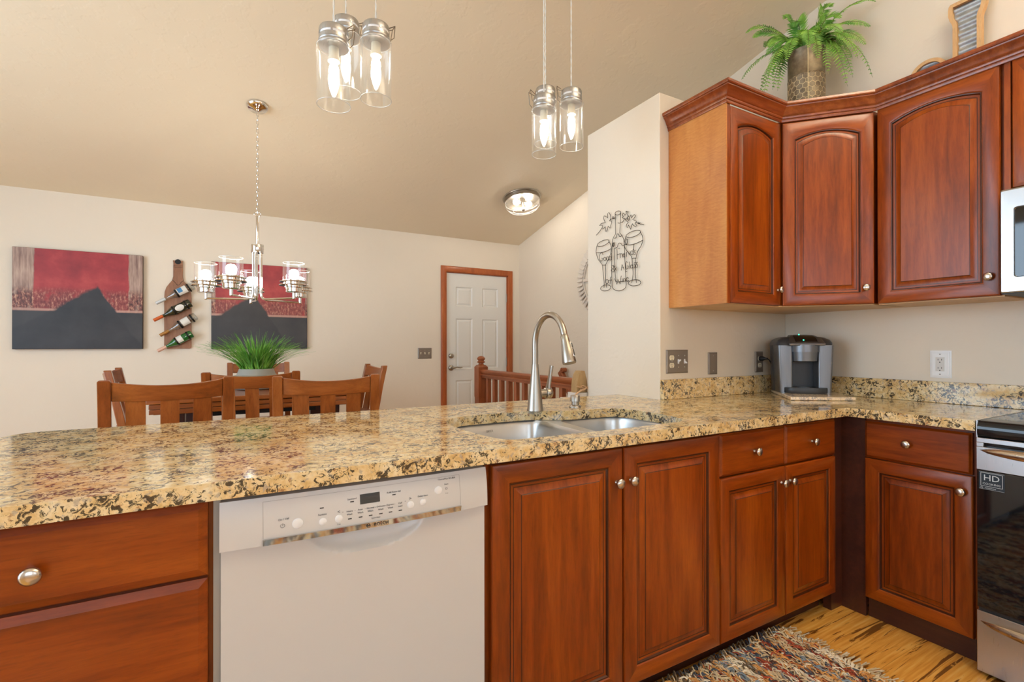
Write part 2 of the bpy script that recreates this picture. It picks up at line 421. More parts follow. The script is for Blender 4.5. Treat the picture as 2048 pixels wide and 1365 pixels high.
# entry door
d = struct(bpy.data.objects.new('door_1', None)); COL.objects.link(d); d.location = (0, YD, 0)
cs = MB()
def casing(mb, x0, x1, z1, wd):
    prof = [(0,0), (0,-.012), (.012,-.018), (.05,-.018), (.062,-.012), (.062,0)]
    # left, head and right members with mitred corners
    for (p, q) in prof: pass
    path = [(x0, 0, -1, 0), (x0, z1, -1, 1), (x1, z1, 1, 1), (x1, 0, 1, 0)]
    L = []
    for (px, pz, sx, sz) in path:
        L.append([(px + sx*a, b, pz + sz*a) for a, b in prof])
    mb.loops(L, close=True)
casing(cs, -.338, .445, 2.022, .062)
obj('casing', cs, M_OAK['Z'], d, smooth=30)
jb = MB().box(-.338,0,0,-.330,.098,2.022).box(.437,0,0,.445,.098,2.022).box(-.338,0,2.014,.445,.098,2.022)
obj('jamb', jb, M_OAK['Z'], d)
sl = MB(); DX0, DX1, DZ1, DY = -.329, .436, 2.012, .018
def emboss(mb, x0, x1, z0, z1, y):
    L = []
    for ins, dp in ((0, 0), (.010, .009), (.018, .009), (.034, .003)):
        L.append([(x0+ins, y+dp, z0+ins), (x1-ins, y+dp, z0+ins), (x1-ins, y+dp, z1-ins), (x0+ins, y+dp, z1-ins)])
    mb.loops(L, cap0=False)
xs = [DX0, -.225, -.015, .125, .335, DX1]; xs = [DX0, DX0+.115, DX0+.115+.205, DX1-.115-.205, DX1-.115, DX1]
zs = [.006, .26, .80, .93, 1.50, 1.64, 1.86, DZ1]
for i in range(5):
    for k in range(7):
        if i in (1, 3) and k in (1, 3, 5): emboss(sl, xs[i], xs[i+1], zs[k], zs[k+1], DY)
        else: sl.add([(xs[i],DY,zs[k]),(xs[i+1],DY,zs[k]),(xs[i+1],DY,zs[k+1]),(xs[i],DY,zs[k+1])], [(0,1,2,3)])
sl.box(DX0, DY+.012, .006, DX1, DY+.045, DZ1)
obj('door_slab', sl, M_DOORW, d, smooth=20)
h = MB().lathe([(.031,.0),(.031,.008),(.024,.014),(.013,.018),(.012,.05),(.0,.05)], 20, (-.272,DY,.944), axis='y')
h.tube([(-.272,DY-.046,.944),(-.25,DY-.048,.947),(-.215,DY-.047,.952),(-.18,DY-.046,.944),(-.152,DY-.044,.948)], [.011,.010,.008,.007,.005], 10)
obj('lever_handle', h, M_NICKEL, d, smooth=60)
obj('deadbolt', MB().lathe([(.029,0),(.029,.012),(.024,.02),(.012,.022),(.012,.034),(.0,.034)], 20, (-.272,DY,1.079), axis='y'), M_NICKEL, d, smooth=60)
for z in (.25, 1.0, 1.76): obj('hinge', MB().box(.432, DY-.004, z-.05, .441, DY+.01, z+.05).lathe([(.006,-.05),(.006,.05)], 8, (.438, DY-.006, z)), M_NICKEL, d)

# ------------------------------------------------------------------ cabinets
M_GLAZE = wood('dark_glaze', srgb(40,14,3), srgb(64,26,7), srgb(84,38,12))
KNOB_PROF = [(.0075,0),(.0075,.002),(.0055,.004),(.0055,.013),(.008,.016),(.0155,.0185),(.0165,.021),(.0155,.0245),(.011,.0275),(.005,.029),(.0,.029)]
def knob(x, z, parent, y=0):
    return obj('knob', MB().lathe(KNOB_PROF, 20, (x, y, z), axis='y'), M_KNOB, parent, smooth=60, label='brushed nickel knob')
def door_mesh(x0, x1, z0, z1, arch=0.0, fw=.057, thick=.02):
    """raised panel door front, face at y=0 looking along -y"""
    N = 12 if arch else 1
    prof = [(0, thick, 0), (0, .006, 0), (.002, .002, 0), (.007, 0, 0),                 # outer edge
            (fw-.007, 0, 1), (fw-.003, .0012, 1), (fw, .004, 1), (fw+.0035, .0048, 1), (fw+.0065, .0100, 1), (fw+.0135, .0105, 1),   # sticking
            (fw+.0165, .0105, 1), (fw+.036, .0040, 1), (fw+.0382, .0022, 1), (fw+.041, .0022, 1)]     # raised field
    L = []
    for ins, y, k in prof:
        a, b, lo, hi = x0+ins, x1-ins, z0+ins, z1-ins
        l = [(a, y, lo), (b, y, lo)]
        ww = (x1-x0)/2 - fw
        for i in range(N+1):
            t = i/N; x = b + (a-b)*t
            s = (2*t-1)
            z = hi - (arch*(s*s) if k else 0)
            l.append((x, y, z))
        L.append(l)
    mb = MB(); n = len(L[0])
    vs = [p for l in L for p in l]; b = 0; fs = []; ms = []
    for q in range(len(L)-1):
        for i in range(n):
            j = (i+1) % n; fs.append((q*n+i, q*n+j, (q+1)*n+j, (q+1)*n+i))
            side = (i == 1) or (i == n-1)
            ms.append(2 if q in (6, 7, 9, 11) else (0 if (side or q >= 9) else 1))
    fs.append(tuple(range((len(L)-1)*n, len(L)*n))); ms.append(0)
    fs.append(tuple(range(n))); ms.append(0)
    mb.v = vs; mb.f = fs; mb.m = ms
    return mb
def add_door(parent, x0, x1, z0, z1, kx=None, kz=None, arch=0, fw=.057):
    o = obj('door', door_mesh(x0, x1, z0, z1, arch, fw), [CHERRY['Z'], CHERRY['X'], M_GLAZE], parent, smooth=25)
    if kx is not None: knob(kx, kz, o)
    return o
def add_drawer(parent, x0, x1, z0, z1, bev=.012, k=True, kx=None, kz=None):
    L = []
    for ins, y in ((0, .02), (0, .008), (.003, .0065), (bev, .001), (bev+.002, 0)):
        L.append([(x0+ins,y,z0+ins),(x1-ins,y,z0+ins),(x1-ins,y,z1-ins),(x0+ins,y,z1-ins)])
    o = obj('drawer', MB().loops(L), CHERRY['X'], parent, smooth=20)
    if k: knob((x0+x1)/2 if kx is None else kx, (z0+z1)/2 if kz is None else kz, o)
    return o
ZB, ZTOPC = .0907, .8740
def carcass(parent, x0, x1, depth, kick=True, zk=.088):
    mb = MB()
    mb.box(x0, .022, ZB-.004, x0+.018, depth, ZTOPC); mb.box(x1-.018, .022, ZB-.004, x1, depth, ZTOPC)
    mb.box(x0+.018, .04, ZB-.004, x1-.018, depth, ZB+.014); mb.box(x0+.018, depth-.006, ZB+.014, x1-.018, depth, ZTOPC)
    mb.box(x0+.018, .022, ZB+.014, x1-.018, .038, ZTOPC)
    obj('carcass', mb, CHERRY['Z'], parent)
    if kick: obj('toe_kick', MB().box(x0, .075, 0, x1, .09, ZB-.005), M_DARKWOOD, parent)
YF = .0328
# drawer base left of the dishwasher
c1 = thing('base_cabinet', 'cherry base cabinet with stacked drawers, left of the white dishwasher', 'cabinet', (-2.93, YF, 0))
carcass(c1, 0, .5445, .62)
add_drawer(c1, .012, .5355, .716, .8685, .014, True, .2725, .784)
add_drawer(c1, .012, .5355, .405, .709, .014, True)
add_drawer(c1, .012, .5355, .0925, .398, .014, True)
# sink base
c2 = thing('base_cabinet', 'cherry base cabinet with two tall doors, under the steel sink', 'cabinet', (-1.752, YF, 0))
carcass(c2, 0, .9485, .62)
add_door(c2, .0135, .4815, ZB, .8616, .4815-.027, .8616-.105, fw=.057)
add_door(c2, .4865, .9485, ZB, .8616, .4865+.027, .8616-.105, fw=.057)
# drawer and door base
c3 = thing('base_cabinet', 'cherry base cabinet with two small drawers above a pair of doors', 'cabinet', (-.8025, YF, 0))
carcass(c3, 0, .778, .60)
add_drawer(c3, .003, .3985, .7035, .8616, .008, True, .2, .782)
add_drawer(c3, .4045, .776, .7035, .8616, .008, True, .59, .782)
add_door(c3, .003, .399, ZB, .698, .399-.027, .698-.062, fw=.052)
add_door(c3, .404, .776, ZB, .698, .404+.027, .698-.062, fw=.052)
# dark stained corner filler between the two runs
cf = MB().box(-.0235, YF+.022, 0, .0635, .09, .874).box(.062, -.0435, 0, .078, YF+.024, .874)
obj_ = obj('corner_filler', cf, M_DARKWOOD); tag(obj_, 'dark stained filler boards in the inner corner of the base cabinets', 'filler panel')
# right hand base cabinet
c4 = thing('base_cabinet', 'cherry base cabinet with one drawer over one door, beside the stove', 'cabinet', (.0463, -.0445, 0), -PI/2)
carcass(c4, 0, .378, .53, False)
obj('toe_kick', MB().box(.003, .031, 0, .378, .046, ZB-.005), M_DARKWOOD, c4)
add_drawer(c4, .002, .359, .703, .8600, .008, True, .16, .785)
add_door(c4, .002, .362, ZB, .698, .362-.03, .698-.062, fw=.055)

# dishwasher
XD0, XD1 = -2.3756, -1.757
dw = thing('dishwasher', 'white built-in dishwasher with curved control panel under the counter', 'dishwasher', ((XD0+XD1)/2, YF, 0))
W2 = (XD1-XD0)/2-.004
obj('gap_trim', MB().box(-W2-.0132, .008, .09, -W2-.0005, .021, .872).box(-W2, .03, .864, W2, .05, .874), M_GAPGREY, dw)
obj('tub', MB().box(-W2, .04, .09, W2, .58, .866), M_WHITE, dw)
# door below the panel with the scooped pull recess
dr = MB(); NX, NZ = 60, 24
def dz(x, z):
    # recess: half disc under the panel
    r = math.hypot(x/.135, (z-.7625)/.060)
    return .026*(1-r*r)**.6 if r < 1 else 0.0
pts = []
zlist = [.10] + [.62 + (.7615-.62)*k/NZ for k in range(NZ+1)]
xlist = [-W2] + [-.16+.32*i/NX for i in range(NX+1)] + [W2]
vs = [(x, .003+dz(x, z), z) for z in zlist for x in xlist]; nx = len(xlist)
dr.add(vs, [(k*nx+i, k*nx+i+1, (k+1)*nx+i+1, (k+1)*nx+i) for k in range(len(zlist)-1) for i in range(nx-1)])
dr.box(-W2, .0305, .10, W2, .039, .7615)
dr.add([(-W2,.003,.10),(-W2,.003,.7615),(-W2,.031,.7615),(-W2,.031,.10)], [(0,1,2,3)]); dr.add([(W2,.003,.10),(W2,.003,.7615),(W2,.031,.7615),(W2,.031,.10)], [(0,1,2,3)])
obj('door_panel', dr, M_WHITE, dw, smooth=40)
# control panel, bulging towards its lower edge and slightly towards the middle
def pface(x, z):
    t = (z-.7625)/(.862-.7625); bow = .010*(1-(x/W2)**2)
    return -.012 - bow*(1-.4*t) + .012*max(0, t)**2.2
cp = MB(); NX, NZ = 40, 14
vs = [(-W2-.002+2*(W2+.002)*i/NX, pface(-W2+2*W2*i/NX, .7625+(.862-.7625)*k/NZ), .7625+(.862-.7625)*k/NZ) for k in range(NZ+1) for i in range(NX+1)]
bk = [(x, .03, z) for x, y, z in vs]; n1 = len(vs); q = NX+1
cp.add(vs+bk, [(k*q+i, k*q+i+1, (k+1)*q+i+1, (k+1)*q+i) for k in range(NZ) for i in range(NX)]
       + [(i, i+1, n1+i+1, n1+i) for i in range(NX)] + [(NZ*q+i, NZ*q+i+1, n1+NZ*q+i+1, n1+NZ*q+i) for i in range(NX)]
       + [(k*q, (k+1)*q, n1+(k+1)*q, n1+k*q) for k in range(NZ)] + [(k*q+NX, (k+1)*q+NX, n1+(k+1)*q+NX, n1+k*q+NX) for k in range(NZ)])
pan = obj('control_panel', cp, M_WHITE, dw, smooth=40)
xc = -(XD0+XD1)/2
def onp(X, z, off=.0006): x = X + xc; return (x, pface(x, z)-off, z)
def patch(mb, X0, X1, z0, z1, off, n=16, nz=1):
    vs = [onp(X0+(X1-X0)*i/n, z0+(z1-z0)*k/nz, off) for k in range(nz+1) for i in range(n+1)]
    return mb.add(vs, [(k*(n+1)+i, k*(n+1)+i+1, (k+1)*(n+1)+i+1, (k+1)*(n+1)+i) for k in range(nz) for i in range(n)])
st = MB(); L = []
for i in range(25):
    X = -2.294 + (2.294-1.838)*i/24; x, y, z = onp(X, .7635, 0)
    L.append([(x, y-.0016, .7620), (x, y-.0048, .7755), (x, y+.006, .7765), (x, y+.006, .7612)])
st.loops(L); obj('chrome_strip', st, M_CHROME, pan, smooth=30, label='mirror chrome strip along the lower edge')
seam = MB(); patch(seam, -2.294, -2.2932, .777, .853, .0004, 1, 6); patch(seam, -1.8388, -1.838, .777, .853, .0004, 1, 6); patch(seam, -2.294, -1.838, .8524, .853, .0004, 16)
obj('panel_seam', seam, M_GAPGREY, pan, smooth=0)
obj('display', patch(MB(), -2.092, -2.046, .8185, .8405, .0008, 4, 2), M_DISPLAY, pan, smooth=0)
def button(X, z, r):
    x, y, zz = onp(X, z, 0); return obj('button', MB().lathe([(r+.0008,-.001),(r+.0008,.0008),(r,.001),(r,.0022),(r*.8,.003),(0.0002,.0032)], 24, (x, y, z), axis='y'), M_WHITE2, pan, smooth=50)
for X, z, r in ((-2.226,.7985,.0105),(-1.8985,.8225,.0095),(-2.174,.7935,.0075),(-2.140,.7945,.0078),(-1.972,.799,.0080),(-1.940,.8005,.0075)): button(X, z, r)
for X, z in ((-2.176,.8235),(-2.110,.8275),(-2.012,.829),(-2.116,.7905),(-2.092,.7905),(-2.069,.7905),(-2.045,.7905),(-2.022,.7905),(-1.998,.7905)):
    obj('indicator_light', patch(MB(), X-.0042, X+.0042, z-.0012, z+.0012, .0008, 2), M_INKDARK, pan, smooth=0)
lt = MB()
def ptext(body, X, z, size=.0062, mb=None):
    x, y, zz = onp(X, z, .0007)
    (mb or lt).text(body, size, Matrix.Translation((x, y, z)) @ Matrix.Rotation(PI/2, 4, 'X'))
ptext('On / Off', -2.254, .8115); ptext('Sanitize', -2.175, .8095); ptext('Sanitized', -2.110, .8335, .0058); ptext('Refill Rinse Aid', -2.012, .8352, .0055)
for X, a, b in ((-2.116,'Heavy','Wash'),(-2.092,'Auto','Wash'),(-2.069,'Normal','Wash'),(-2.045,'Delicate','Wash'),(-2.022,'Express','Wash'),(-1.998,'Half','Load')):
    ptext(a, X, .8075, .0056); ptext(b, X, .8005, .0056)
for X in (-2.104,-2.081,-2.057,-2.034,-2.011): ptext('-', X, .8078, .007)
ptext('<', -2.140, .8095, .011); ptext('-', -2.131, .8085, .010); ptext('>', -1.972, .8135, .011); ptext('-', -1.985, .8105, .010)
ptext('Delay Start', -1.940, .8155, .0058); ptext('Start', -1.876, .8345, .0058); ptext('D', -1.876, .8235, .008); ptext('3 sec', -1.876, .8125, .0036)
ptext('SilencePlus 50 dBA', -1.874, .8475, .0062); ptext('3 sec', -2.140, .7825, .0038); ptext('Quick Menu', -2.057, .7835, .0042)
x, y, z = onp(-2.256, .7985, .0009)
lt.tube([(x+.0042*math.cos(a), y, z+.0042*math.sin(a)) for a in [PI/2+.5+(2*PI-1.0)*i/16 for i in range(17)]], .0004, 4); lt.tube([(x, y, z), (x, y, z+.005)], .0004, 4)
obj('lettering', lt, M_INK, pan, smooth=0)
lg = MB(); x, y, z = onp(-2.045, .7690, .0052); lg.text('BOSCH', .0105, Matrix.Translation((x, y, z)) @ Matrix.Rotation(PI/2, 4, 'X'))
x, y, z = onp(-2.075, .7690, .0052); lg.tube([(x+.0042*math.cos(2*PI*i/16), y, z+.0042*math.sin(2*PI*i/16)) for i in range(16)], .0006, 4, closed=True); lg.box(x-.0022,y,z-.0006,x+.0022,y+.0004,z+.0006)
lg.box(x-.0024,y,z-.0022,x-.0016,y+.0004,z+.0022).box(x+.0016,y,z-.0022,x+.0024,y+.0004,z+.0022)
obj('logo', lg, M_INKDARK, pan, smooth=0)

# ------------------------------------------------------------------ countertop with the sink cut-out
ZT = .914
def fill2d(outer, holes, z0, z1, name, mat, bev):
    bm = bmesh.new(); edges = []
    for lp in [outer]+holes:
        vs = [bm.verts.new((x, y, z1)) for x, y in lp]
        for i in range(len(vs)): edges.append(bm.edges.new((vs[i], vs[(i+1) % len(vs)])))
    bmesh.ops.triangle_fill(bm, use_beauty=True, use_dissolve=False, edges=edges)
    geo = bmesh.ops.extrude_face_region(bm, geom=list(bm.faces))
    for v in geo['geom']:
        if isinstance(v, bmesh.types.BMVert): v.co.z = z0
    bmesh.ops.recalc_face_normals(bm, faces=bm.faces)
    me = bpy.data.meshes.new(name); bm.to_mesh(me); bm.free(); me.materials.append(mat)
    me.shade_smooth(); me.set_sharp_from_angle(angle=math.radians(35))
    o = bpy.data.objects.new(name, me); COL.objects.link(o)
    b = o.modifiers.new('b', 'BEVEL'); b.width = bev; b.segments = 3; b.limit_method = 'ANGLE'; b.angle_limit = math.radians(50)
    return o
def arc(cx, cy, r, a0, a1, n=8): return [(cx+r*math.cos(math.radians(a0+(a1-a0)*i/n)), cy+r*math.sin(math.radians(a0+(a1-a0)*i/n))) for i in range(n+1)]
def smooth_closed(pts, it=3):
    for _ in range(it):
        q = []
        for i in range(len(pts)):
            a, b = pts[i], pts[(i+1) % len(pts)]
            q += [(a[0]*.75+b[0]*.25, a[1]*.75+b[1]*.25), (a[0]*.25+b[0]*.75, a[1]*.25+b[1]*.75)]
        pts = q
    return pts
HOLE = smooth_closed([(-1.60,.082),(-1.03,.082),(-.915,.09),(-.862,.20),(-.865,.40),(-.90,.505),(-1.02,.512),(-1.12,.515),(-1.20,.56),(-1.28,.602),(-1.45,.602),(-1.60,.60),(-1.69,.52),(-1.705,.38),(-1.69,.20),(-1.665,.10)], 3)
YB = .960; XCL = -2.966
outer = [(XCL+.01, 0), (-.001, 0), (0, -.001), (0, -.4265), (XB-.001, -.4265), (XB-.001, YA-.001), (XW-.002, YA-.001), (XW-.002, YB)] + arc(XCL+.09, YB-.09, .09, 90, 180)
top = fill2d(outer, [HOLE], .8767, ZT, 'countertop', M_GRANITE, .007)
tag(top, 'speckled gold granite countertop wrapping the peninsula and right-hand run', 'countertop')
o = obj('backsplash', MB().box(XW, YA-.022, ZT+.0005, XB-.023, YA-.0005, 1.0161), M_GRANITE, bevel=.002)
tag(o, 'low granite backsplash strip under the pewter outlet plates', 'backsplash')
o = obj('backsplash', MB().box(XB-.0215, -1.25, ZT+.0005, XB-.0005, YA-.001, 1.0161), M_GRANITE, bevel=.002)
tag(o, 'granite backsplash strip under the white outlet, behind the stove', 'backsplash')

# sink
sk = thing('sink', 'double-bowl stainless steel sink set under the granite', 'sink', (-1.28, .34, .8755))
def bowl(outline, depth, name):
    cx = sum(p[0] for p in outline)/len(outline); cy = sum(p[1] for p in outline)/len(outline); L = []
    def ring(s, z): return [((cx+(x-cx)*s)+1.28, (cy+(y-cy)*s)-.34, z) for x, y in outline]
    for s, z in ((1.0,-.0005),(.992,-.006),(.97,-.02),(.95,-depth*.75),(.93,-depth*.88),(.87,-depth*.97),(.78,-depth),(.16,-depth-.004)): L.append(ring(s, z))
    o = obj(name, MB().loops(L, cap0=False), M_SINK, sk, smooth=60)
    dr = obj('drain', MB().lathe([(.045,0),(.045,.003),(.035,.003),(.03,-.004),(.0,-.004)], 24, (cx+1.28, cy-.34, -depth-.001)), M_CHROME, o)
    return o
lb = smooth_closed([(-1.62,.062),(-1.31,.062),(-1.262,.07),(-1.25,.20),(-1.238,.50),(-1.244,.60),(-1.32,.625),(-1.60,.622),(-1.695,.58),(-1.722,.38),(-1.71,.18),(-1.68,.07)], 3)
rb = smooth_closed([(-1.19,.062),(-.95,.062),(-.88,.09),(-.85,.22),(-.85,.42),(-.885,.52),(-1.0,.535),(-1.14,.538),(-1.178,.52),(-1.186,.40),(-1.205,.20),(-1.21,.07)], 3)
dk = fill2d([(-1.742,.045),(-.83,.045),(-.83,.645),(-1.742,.645)], [lb, rb], .8722, .8756, 'deck', M_SINK, .0008)
dk.location = (1.28, -.34, -.8755); dk.parent = sk
b1 = bowl(lb, .20, 'bowl'); bowl(rb, .17, 'bowl')
tx = MB(); tx.text('BUER', .013, Matrix.Translation((-1.462+1.28, .598-.34, -.030)) @ Matrix.Rotation(math.radians(86), 4, 'X'))
obj('maker_mark', tx, M_INK, b1, smooth=0)

# faucet
fx, fy = -1.246, .600
fa = thing('faucet', 'brushed nickel gooseneck pull-down faucet behind the sink', 'faucet', (fx, fy, ZT))
obj('base', MB().lathe([(.036,.0005),(.036,.004),(.0340,.010),(.0155,.180),(.0148,.197),(.0,.197)], 32), M_NICKEL, fa, smooth=50)
R_ = .108
pts = [(0,0,.196),(0,0,.24),(0,0,.285)]
for i in range(1, 17):
    a = math.radians(180 - 165*i/16)
    pts.append((0, -(R_ + R_*math.cos(a)), .285 + (R_+.008)*math.sin(a)))
obj('spout', MB().tube(pts, .0130, 20), M_NICKEL, fa, smooth=60)
hd = MB(); p0 = Vector(pts[-1]); dirv = Vector((0, -.30, -.954)).normalized()
hd.tube([p0 - dirv*.002, p0+dirv*.001, p0+dirv*.02, p0+dirv*.06, p0+dirv*.105, p0+dirv*.112], [.0130,.0158,.0165,.0215,.0272,.0258], 24)
sh = obj('spray_head', hd, M_NICKEL, fa, smooth=50)
bx = MB(); nrm = (Vector((.62,-.78,0)) - dirv*Vector((.62,-.78,0)).dot(dirv)).normalized(); tx_ = dirv.cross(nrm).normalized()
def hbox(mb, t0, t1, hw, r0, r1):
    vs = []
    for rr in (r0, r1):
        for t, s_ in ((t0,-1),(t0,1),(t1,1),(t1,-1)): vs.append(p0 + dirv*t + tx_*hw*s_ + nrm*(rr + .0065*(t/.1)))
    mb.add(vs, [(0,1,2,3),(4,5,6,7),(0,1,5,4),(1,2,6,5),(2,3,7,6),(3,0,4,7)])
hbox(bx, .032, .092, .0115, .012, .0195); obj('button_plate', bx, M_CHROME, sh, bevel=.001)
bx = MB(); hbox(bx, .036, .054, .0085, .014, .0208); hbox(bx, .057, .084, .0085, .014, .0205); obj('spray_button', bx, M_BLACK, sh, bevel=.001)
hl = MB(); hl.tube([(.018,0,.072),(.05,0,.072)], .0175, 20); obj('handle_hub', hl, M_NICKEL, fa, smooth=50)
hl = MB(); hl.tube([(.0505,0,.072),(.0525,0,.072),(.076,0,.072),(.078,0,.072)], [.0215,.0235,.0235,.0215], 24)
hl.tube([(.064,0,.08),(.066,-.002,.105),(.070,-.006,.135),(.073,-.010,.170),(.075,-.012,.190)], [.0150,.0130,.0115,.0118,.0120], 12, flat=.6)
obj('lever', hl, M_NICKEL, fa, smooth=50)
# soap dispenser pump
sd = thing('soap_dispenser', 'short brushed nickel soap pump set in the counter beside the faucet', 'soap dispenser', (-1.032, .606, ZT))
obj('base', MB().lathe([(.0275,.0005),(.0275,.003),(.024,.010),(.017,.013),(.0165,.026),(.0,.026)], 28), M_NICKEL, sd, smooth=40)
obj('pump_head', MB().lathe([(.015,.0262),(.0225,.027),(.0215,.052),(.0195,.0545),(.0,.055)], 28).tube([(.006,.010,.044),(.012,.026,.044),(.014,.034,.041)], [.008,.007,.006], 10), M_NICKEL, sd, smooth=40)
# ------------------------------------------------------------------ upper cabinets
ZU, ZUT = 1.3833, 2.3046
YU, XU = .2996, .2756                # door faces of the two runs
XE, XD, YD1, YD2 = -.4096, .0048, .0076, -.4275
def upper_box(parent, pts, mat=None):
    obj('carcass', MB().prism(pts, ZU+.006, ZUT), CHERRY['Z'], parent)
    L = [(sum(p[0] for p in pts)/len(pts), sum(p[1] for p in pts)/len(pts))]
    q = [(L[0][0]+(x-L[0][0])*.995, L[0][1]+(y-L[0][1])*.995) for x, y in pts]
    obj('bottom_panel', MB().prism(q, ZU-.001, ZU+.0055), M_BOTTOM, parent, label='pale maple underside')
u1 = thing('wall_cabinet', 'narrow cherry wall cabinet with a pale maple end panel, next to the white partition', 'wall cabinet', (XE, YU, 0))
upper_box(u1, [(.007,.022),(.410,.022),(.410,YA-YU-.001),(.007,YA-YU-.001)])
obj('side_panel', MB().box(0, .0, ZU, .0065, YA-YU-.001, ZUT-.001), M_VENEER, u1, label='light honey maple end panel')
obj('face_stile', MB().box(.0065, .001, ZU, .028, .0215, ZUT-.001), CHERRY['Z'], u1)
add_door(u1, .030, .4085, ZU+.003, 2.292, .4085-.022, 1.463, .030, .055)
u2 = thing('wall_cabinet', 'diagonal cherry corner wall cabinet under the potted fern', 'wall cabinet', (XD, YU, 0))
dgl = math.hypot(XU-XD, YD1-YU); ang = math.atan2(YD1-YU, XU-XD)
u2.rotation_euler = (0, 0, ang)
ca, sa = math.cos(-ang), math.sin(-ang)
def loc2(x, y): x -= XD; y -= YU; return (x*ca-y*sa, x*sa+y*ca)
upper_box(u2, [(.004,.022), (dgl-.004,.022), loc2(XB-.001, YD1+.001), loc2(XB-.001, YA-.001), loc2(XD+.003, YA-.001), loc2(XD+.003, YU+.016)])
add_door(u2, .006, dgl-.006, ZU+.003, 2.292, dgl-.045, 1.463, .030, .055)
u3 = thing('wall_cabinet', 'wide cherry wall cabinet with arched door, left of the microwave', 'wall cabinet', (XU, YD1, 0), -PI/2)
upper_box(u3, [(.001,.022),(.4345,.022),(.4345,XB-XU-.001),(.001,XB-XU-.001)])
add_door(u3, .004, .4270, ZU+.003, 2.300, .4270-.03, 1.463, .030, .055)
u4 = thing('wall_cabinet', 'short cherry wall cabinet above the stainless microwave', 'wall cabinet', (XU, YD2-.002, 0), -PI/2)
obj('carcass', MB().box(.002,.022,1.796,.76,XB-XU-.001,ZUT), CHERRY['Z'], u4)
obj('face_stile', MB().box(.002,.002,1.796,.020,.021,ZUT-.001), CHERRY['Z'], u4)
add_door(u4, .024, .39, 1.800, 2.300, .36, 1.85, .04, .055); add_door(u4, .394, .757, 1.800, 2.300, .43, 1.85, .04, .055)

# crown moulding swept round the cabinet tops with mitred corners
path = [(XE, YA-.001), (XE, YU), (XD, YU), (XU, YD1), (XU, -1.19)]
prof = [(.0005,2.2945),(.004,2.2945),(.0065,2.300),(.0065,2.3075),(.010,2.3095),(.012,2.314),(.012,2.319),(.0155,2.322),(.019,2.329),(.0235,2.338),(.030,2.348),(.0375,2.356),(.0385,2.361),(.043,2.3625),(.0455,2.367),(.0455,2.374),(.0445,2.3785),(.0005,2.3785)]
def offs(path, d):
    out = []; N = len(path); dirs = []
    for a, b in zip(path, path[1:]):
        v = Vector((b[0]-a[0], b[1]-a[1])).normalized(); dirs.append(v)
    nr = [Vector((v.y, -v.x)) for v in dirs]
    for i, p in enumerate(path):
        p = Vector(p)
        if i == 0: q = p + nr[0]*d
        elif i == N-1: q = p + nr[-1]*d
        else:
            m = (nr[i-1]+nr[i]); q = p + m*(d/(1+nr[i-1].dot(nr[i])))
        out.append(q)
    return out
cols = [offs(path, d) for d, z in prof]
L = [[(cols[k][i].x, cols[k][i].y, prof[k][1]) for k in range(len(prof))] for i in range(len(path))]
cr = obj('crown_molding', MB().loops(L), wood('cherry_crown', srgb(88,36,14), srgb(128,60,26), srgb(156,84,40), 'X', coat=.5, rough=.25), smooth=28)
tag(cr, 'stepped cherry crown molding along the tops of the wall cabinets', 'crown molding')

# ------------------------------------------------------------------ stove and microwave
YS0, YS1 = -.4295, -1.19
sv = thing('stove', 'stainless slide-in electric stove with black glass door and cooktop', 'stove', (0, YS0, 0), -PI/2)
# local: x toward the camera along the run, y into the wall, front at y = 0
SW = YS0-YS1
obj('body', MB().box(.003, .03, .02, SW-.003, .56, .86), M_BLACKMETAL, sv)
ck = MB(); L = []
for y, z in ((.555,.9155),(.03,.9155),(.012,.9135),(.002,.907),(-.003,.895),(-.003,.872),(.0,.861),(.012,.857),(.03,.857),(.555,.857)):
    L.append([(.004, y, z), (SW-.004, y, z)])
n = len(L); vs = [p for l in L for p in l]
ck.add(vs, [(2*i, 2*i+1, 2*((i+1)%n)+1, 2*((i+1)%n)) for i in range(n)] + [tuple(2*i for i in range(n)), tuple(2*i+1 for i in range(n))])
obj('cooktop', ck, M_COOKTOP, sv, smooth=40)
obj('cooktop_trim', MB().box(0, .004, .855, .0038, .556, .9165), M_STEEL, sv)
pnl = MB().box(.002, -.004, .838, SW-.002, .03, .8555).box(.002, -.004, .740, SW-.002, .03, .823).box(.002, -.004, .823, .022, .03, .838).box(SW-.022, -.004, .823, SW-.002, .03, .838)
obj('door_top_panel', pnl, M_STEEL, sv, bevel=.0015)
obj('vent_slot', MB().box(.0225, .012, .8235, SW-.0225, .028, .8375), M_COOKTOP, sv)
def handle(z, h, label=None):
    L = []
    for i in range(33):
        t = i/32; x = .014+(SW-.028)*t; e = (1-abs(2*t-1)**2.6)
        hh = max(.0012, h*e**.55); d = -.010 - .040*e**.5
        L.append([(x, -.004+(d+.004)*.0, z+hh*.1), (x, d*.75, z+hh*.5), (x, d, z+hh*.15), (x, d, z-hh*.25), (x, d*.78, z-hh*.55), (x, -.004, z-hh*.3)])
    return obj('handle', MB().loops(L), M_HANDLE_REFLECT, sv, smooth=50)
handle(.812, .040)
gl = MB().box(.003, -.003, .243, SW-.003, .03, .7385); dg = obj('oven_door', gl, M_BLACKGLASS, sv, bevel=.002)
stk = obj('sticker', MB().box(.009, -.0042, .672, .077, -.0034, .735), plain('sticker_black', srgb(26,40,50), .3), dg)
bl = MB()
RX = Matrix.Rotation(PI/2, 4, 'X')
fr = [(.0145,.684),(.0715,.684),(.0715,.731),(.0145,.731)]
for (a, b), (c_, d_) in zip(fr, fr[1:]+fr[:1]): bl.box(min(a,c_)-.0006, -.0046, min(b,d_)-.0006, max(a,c_)+.0006, -.0043, max(b,d_)+.0006)
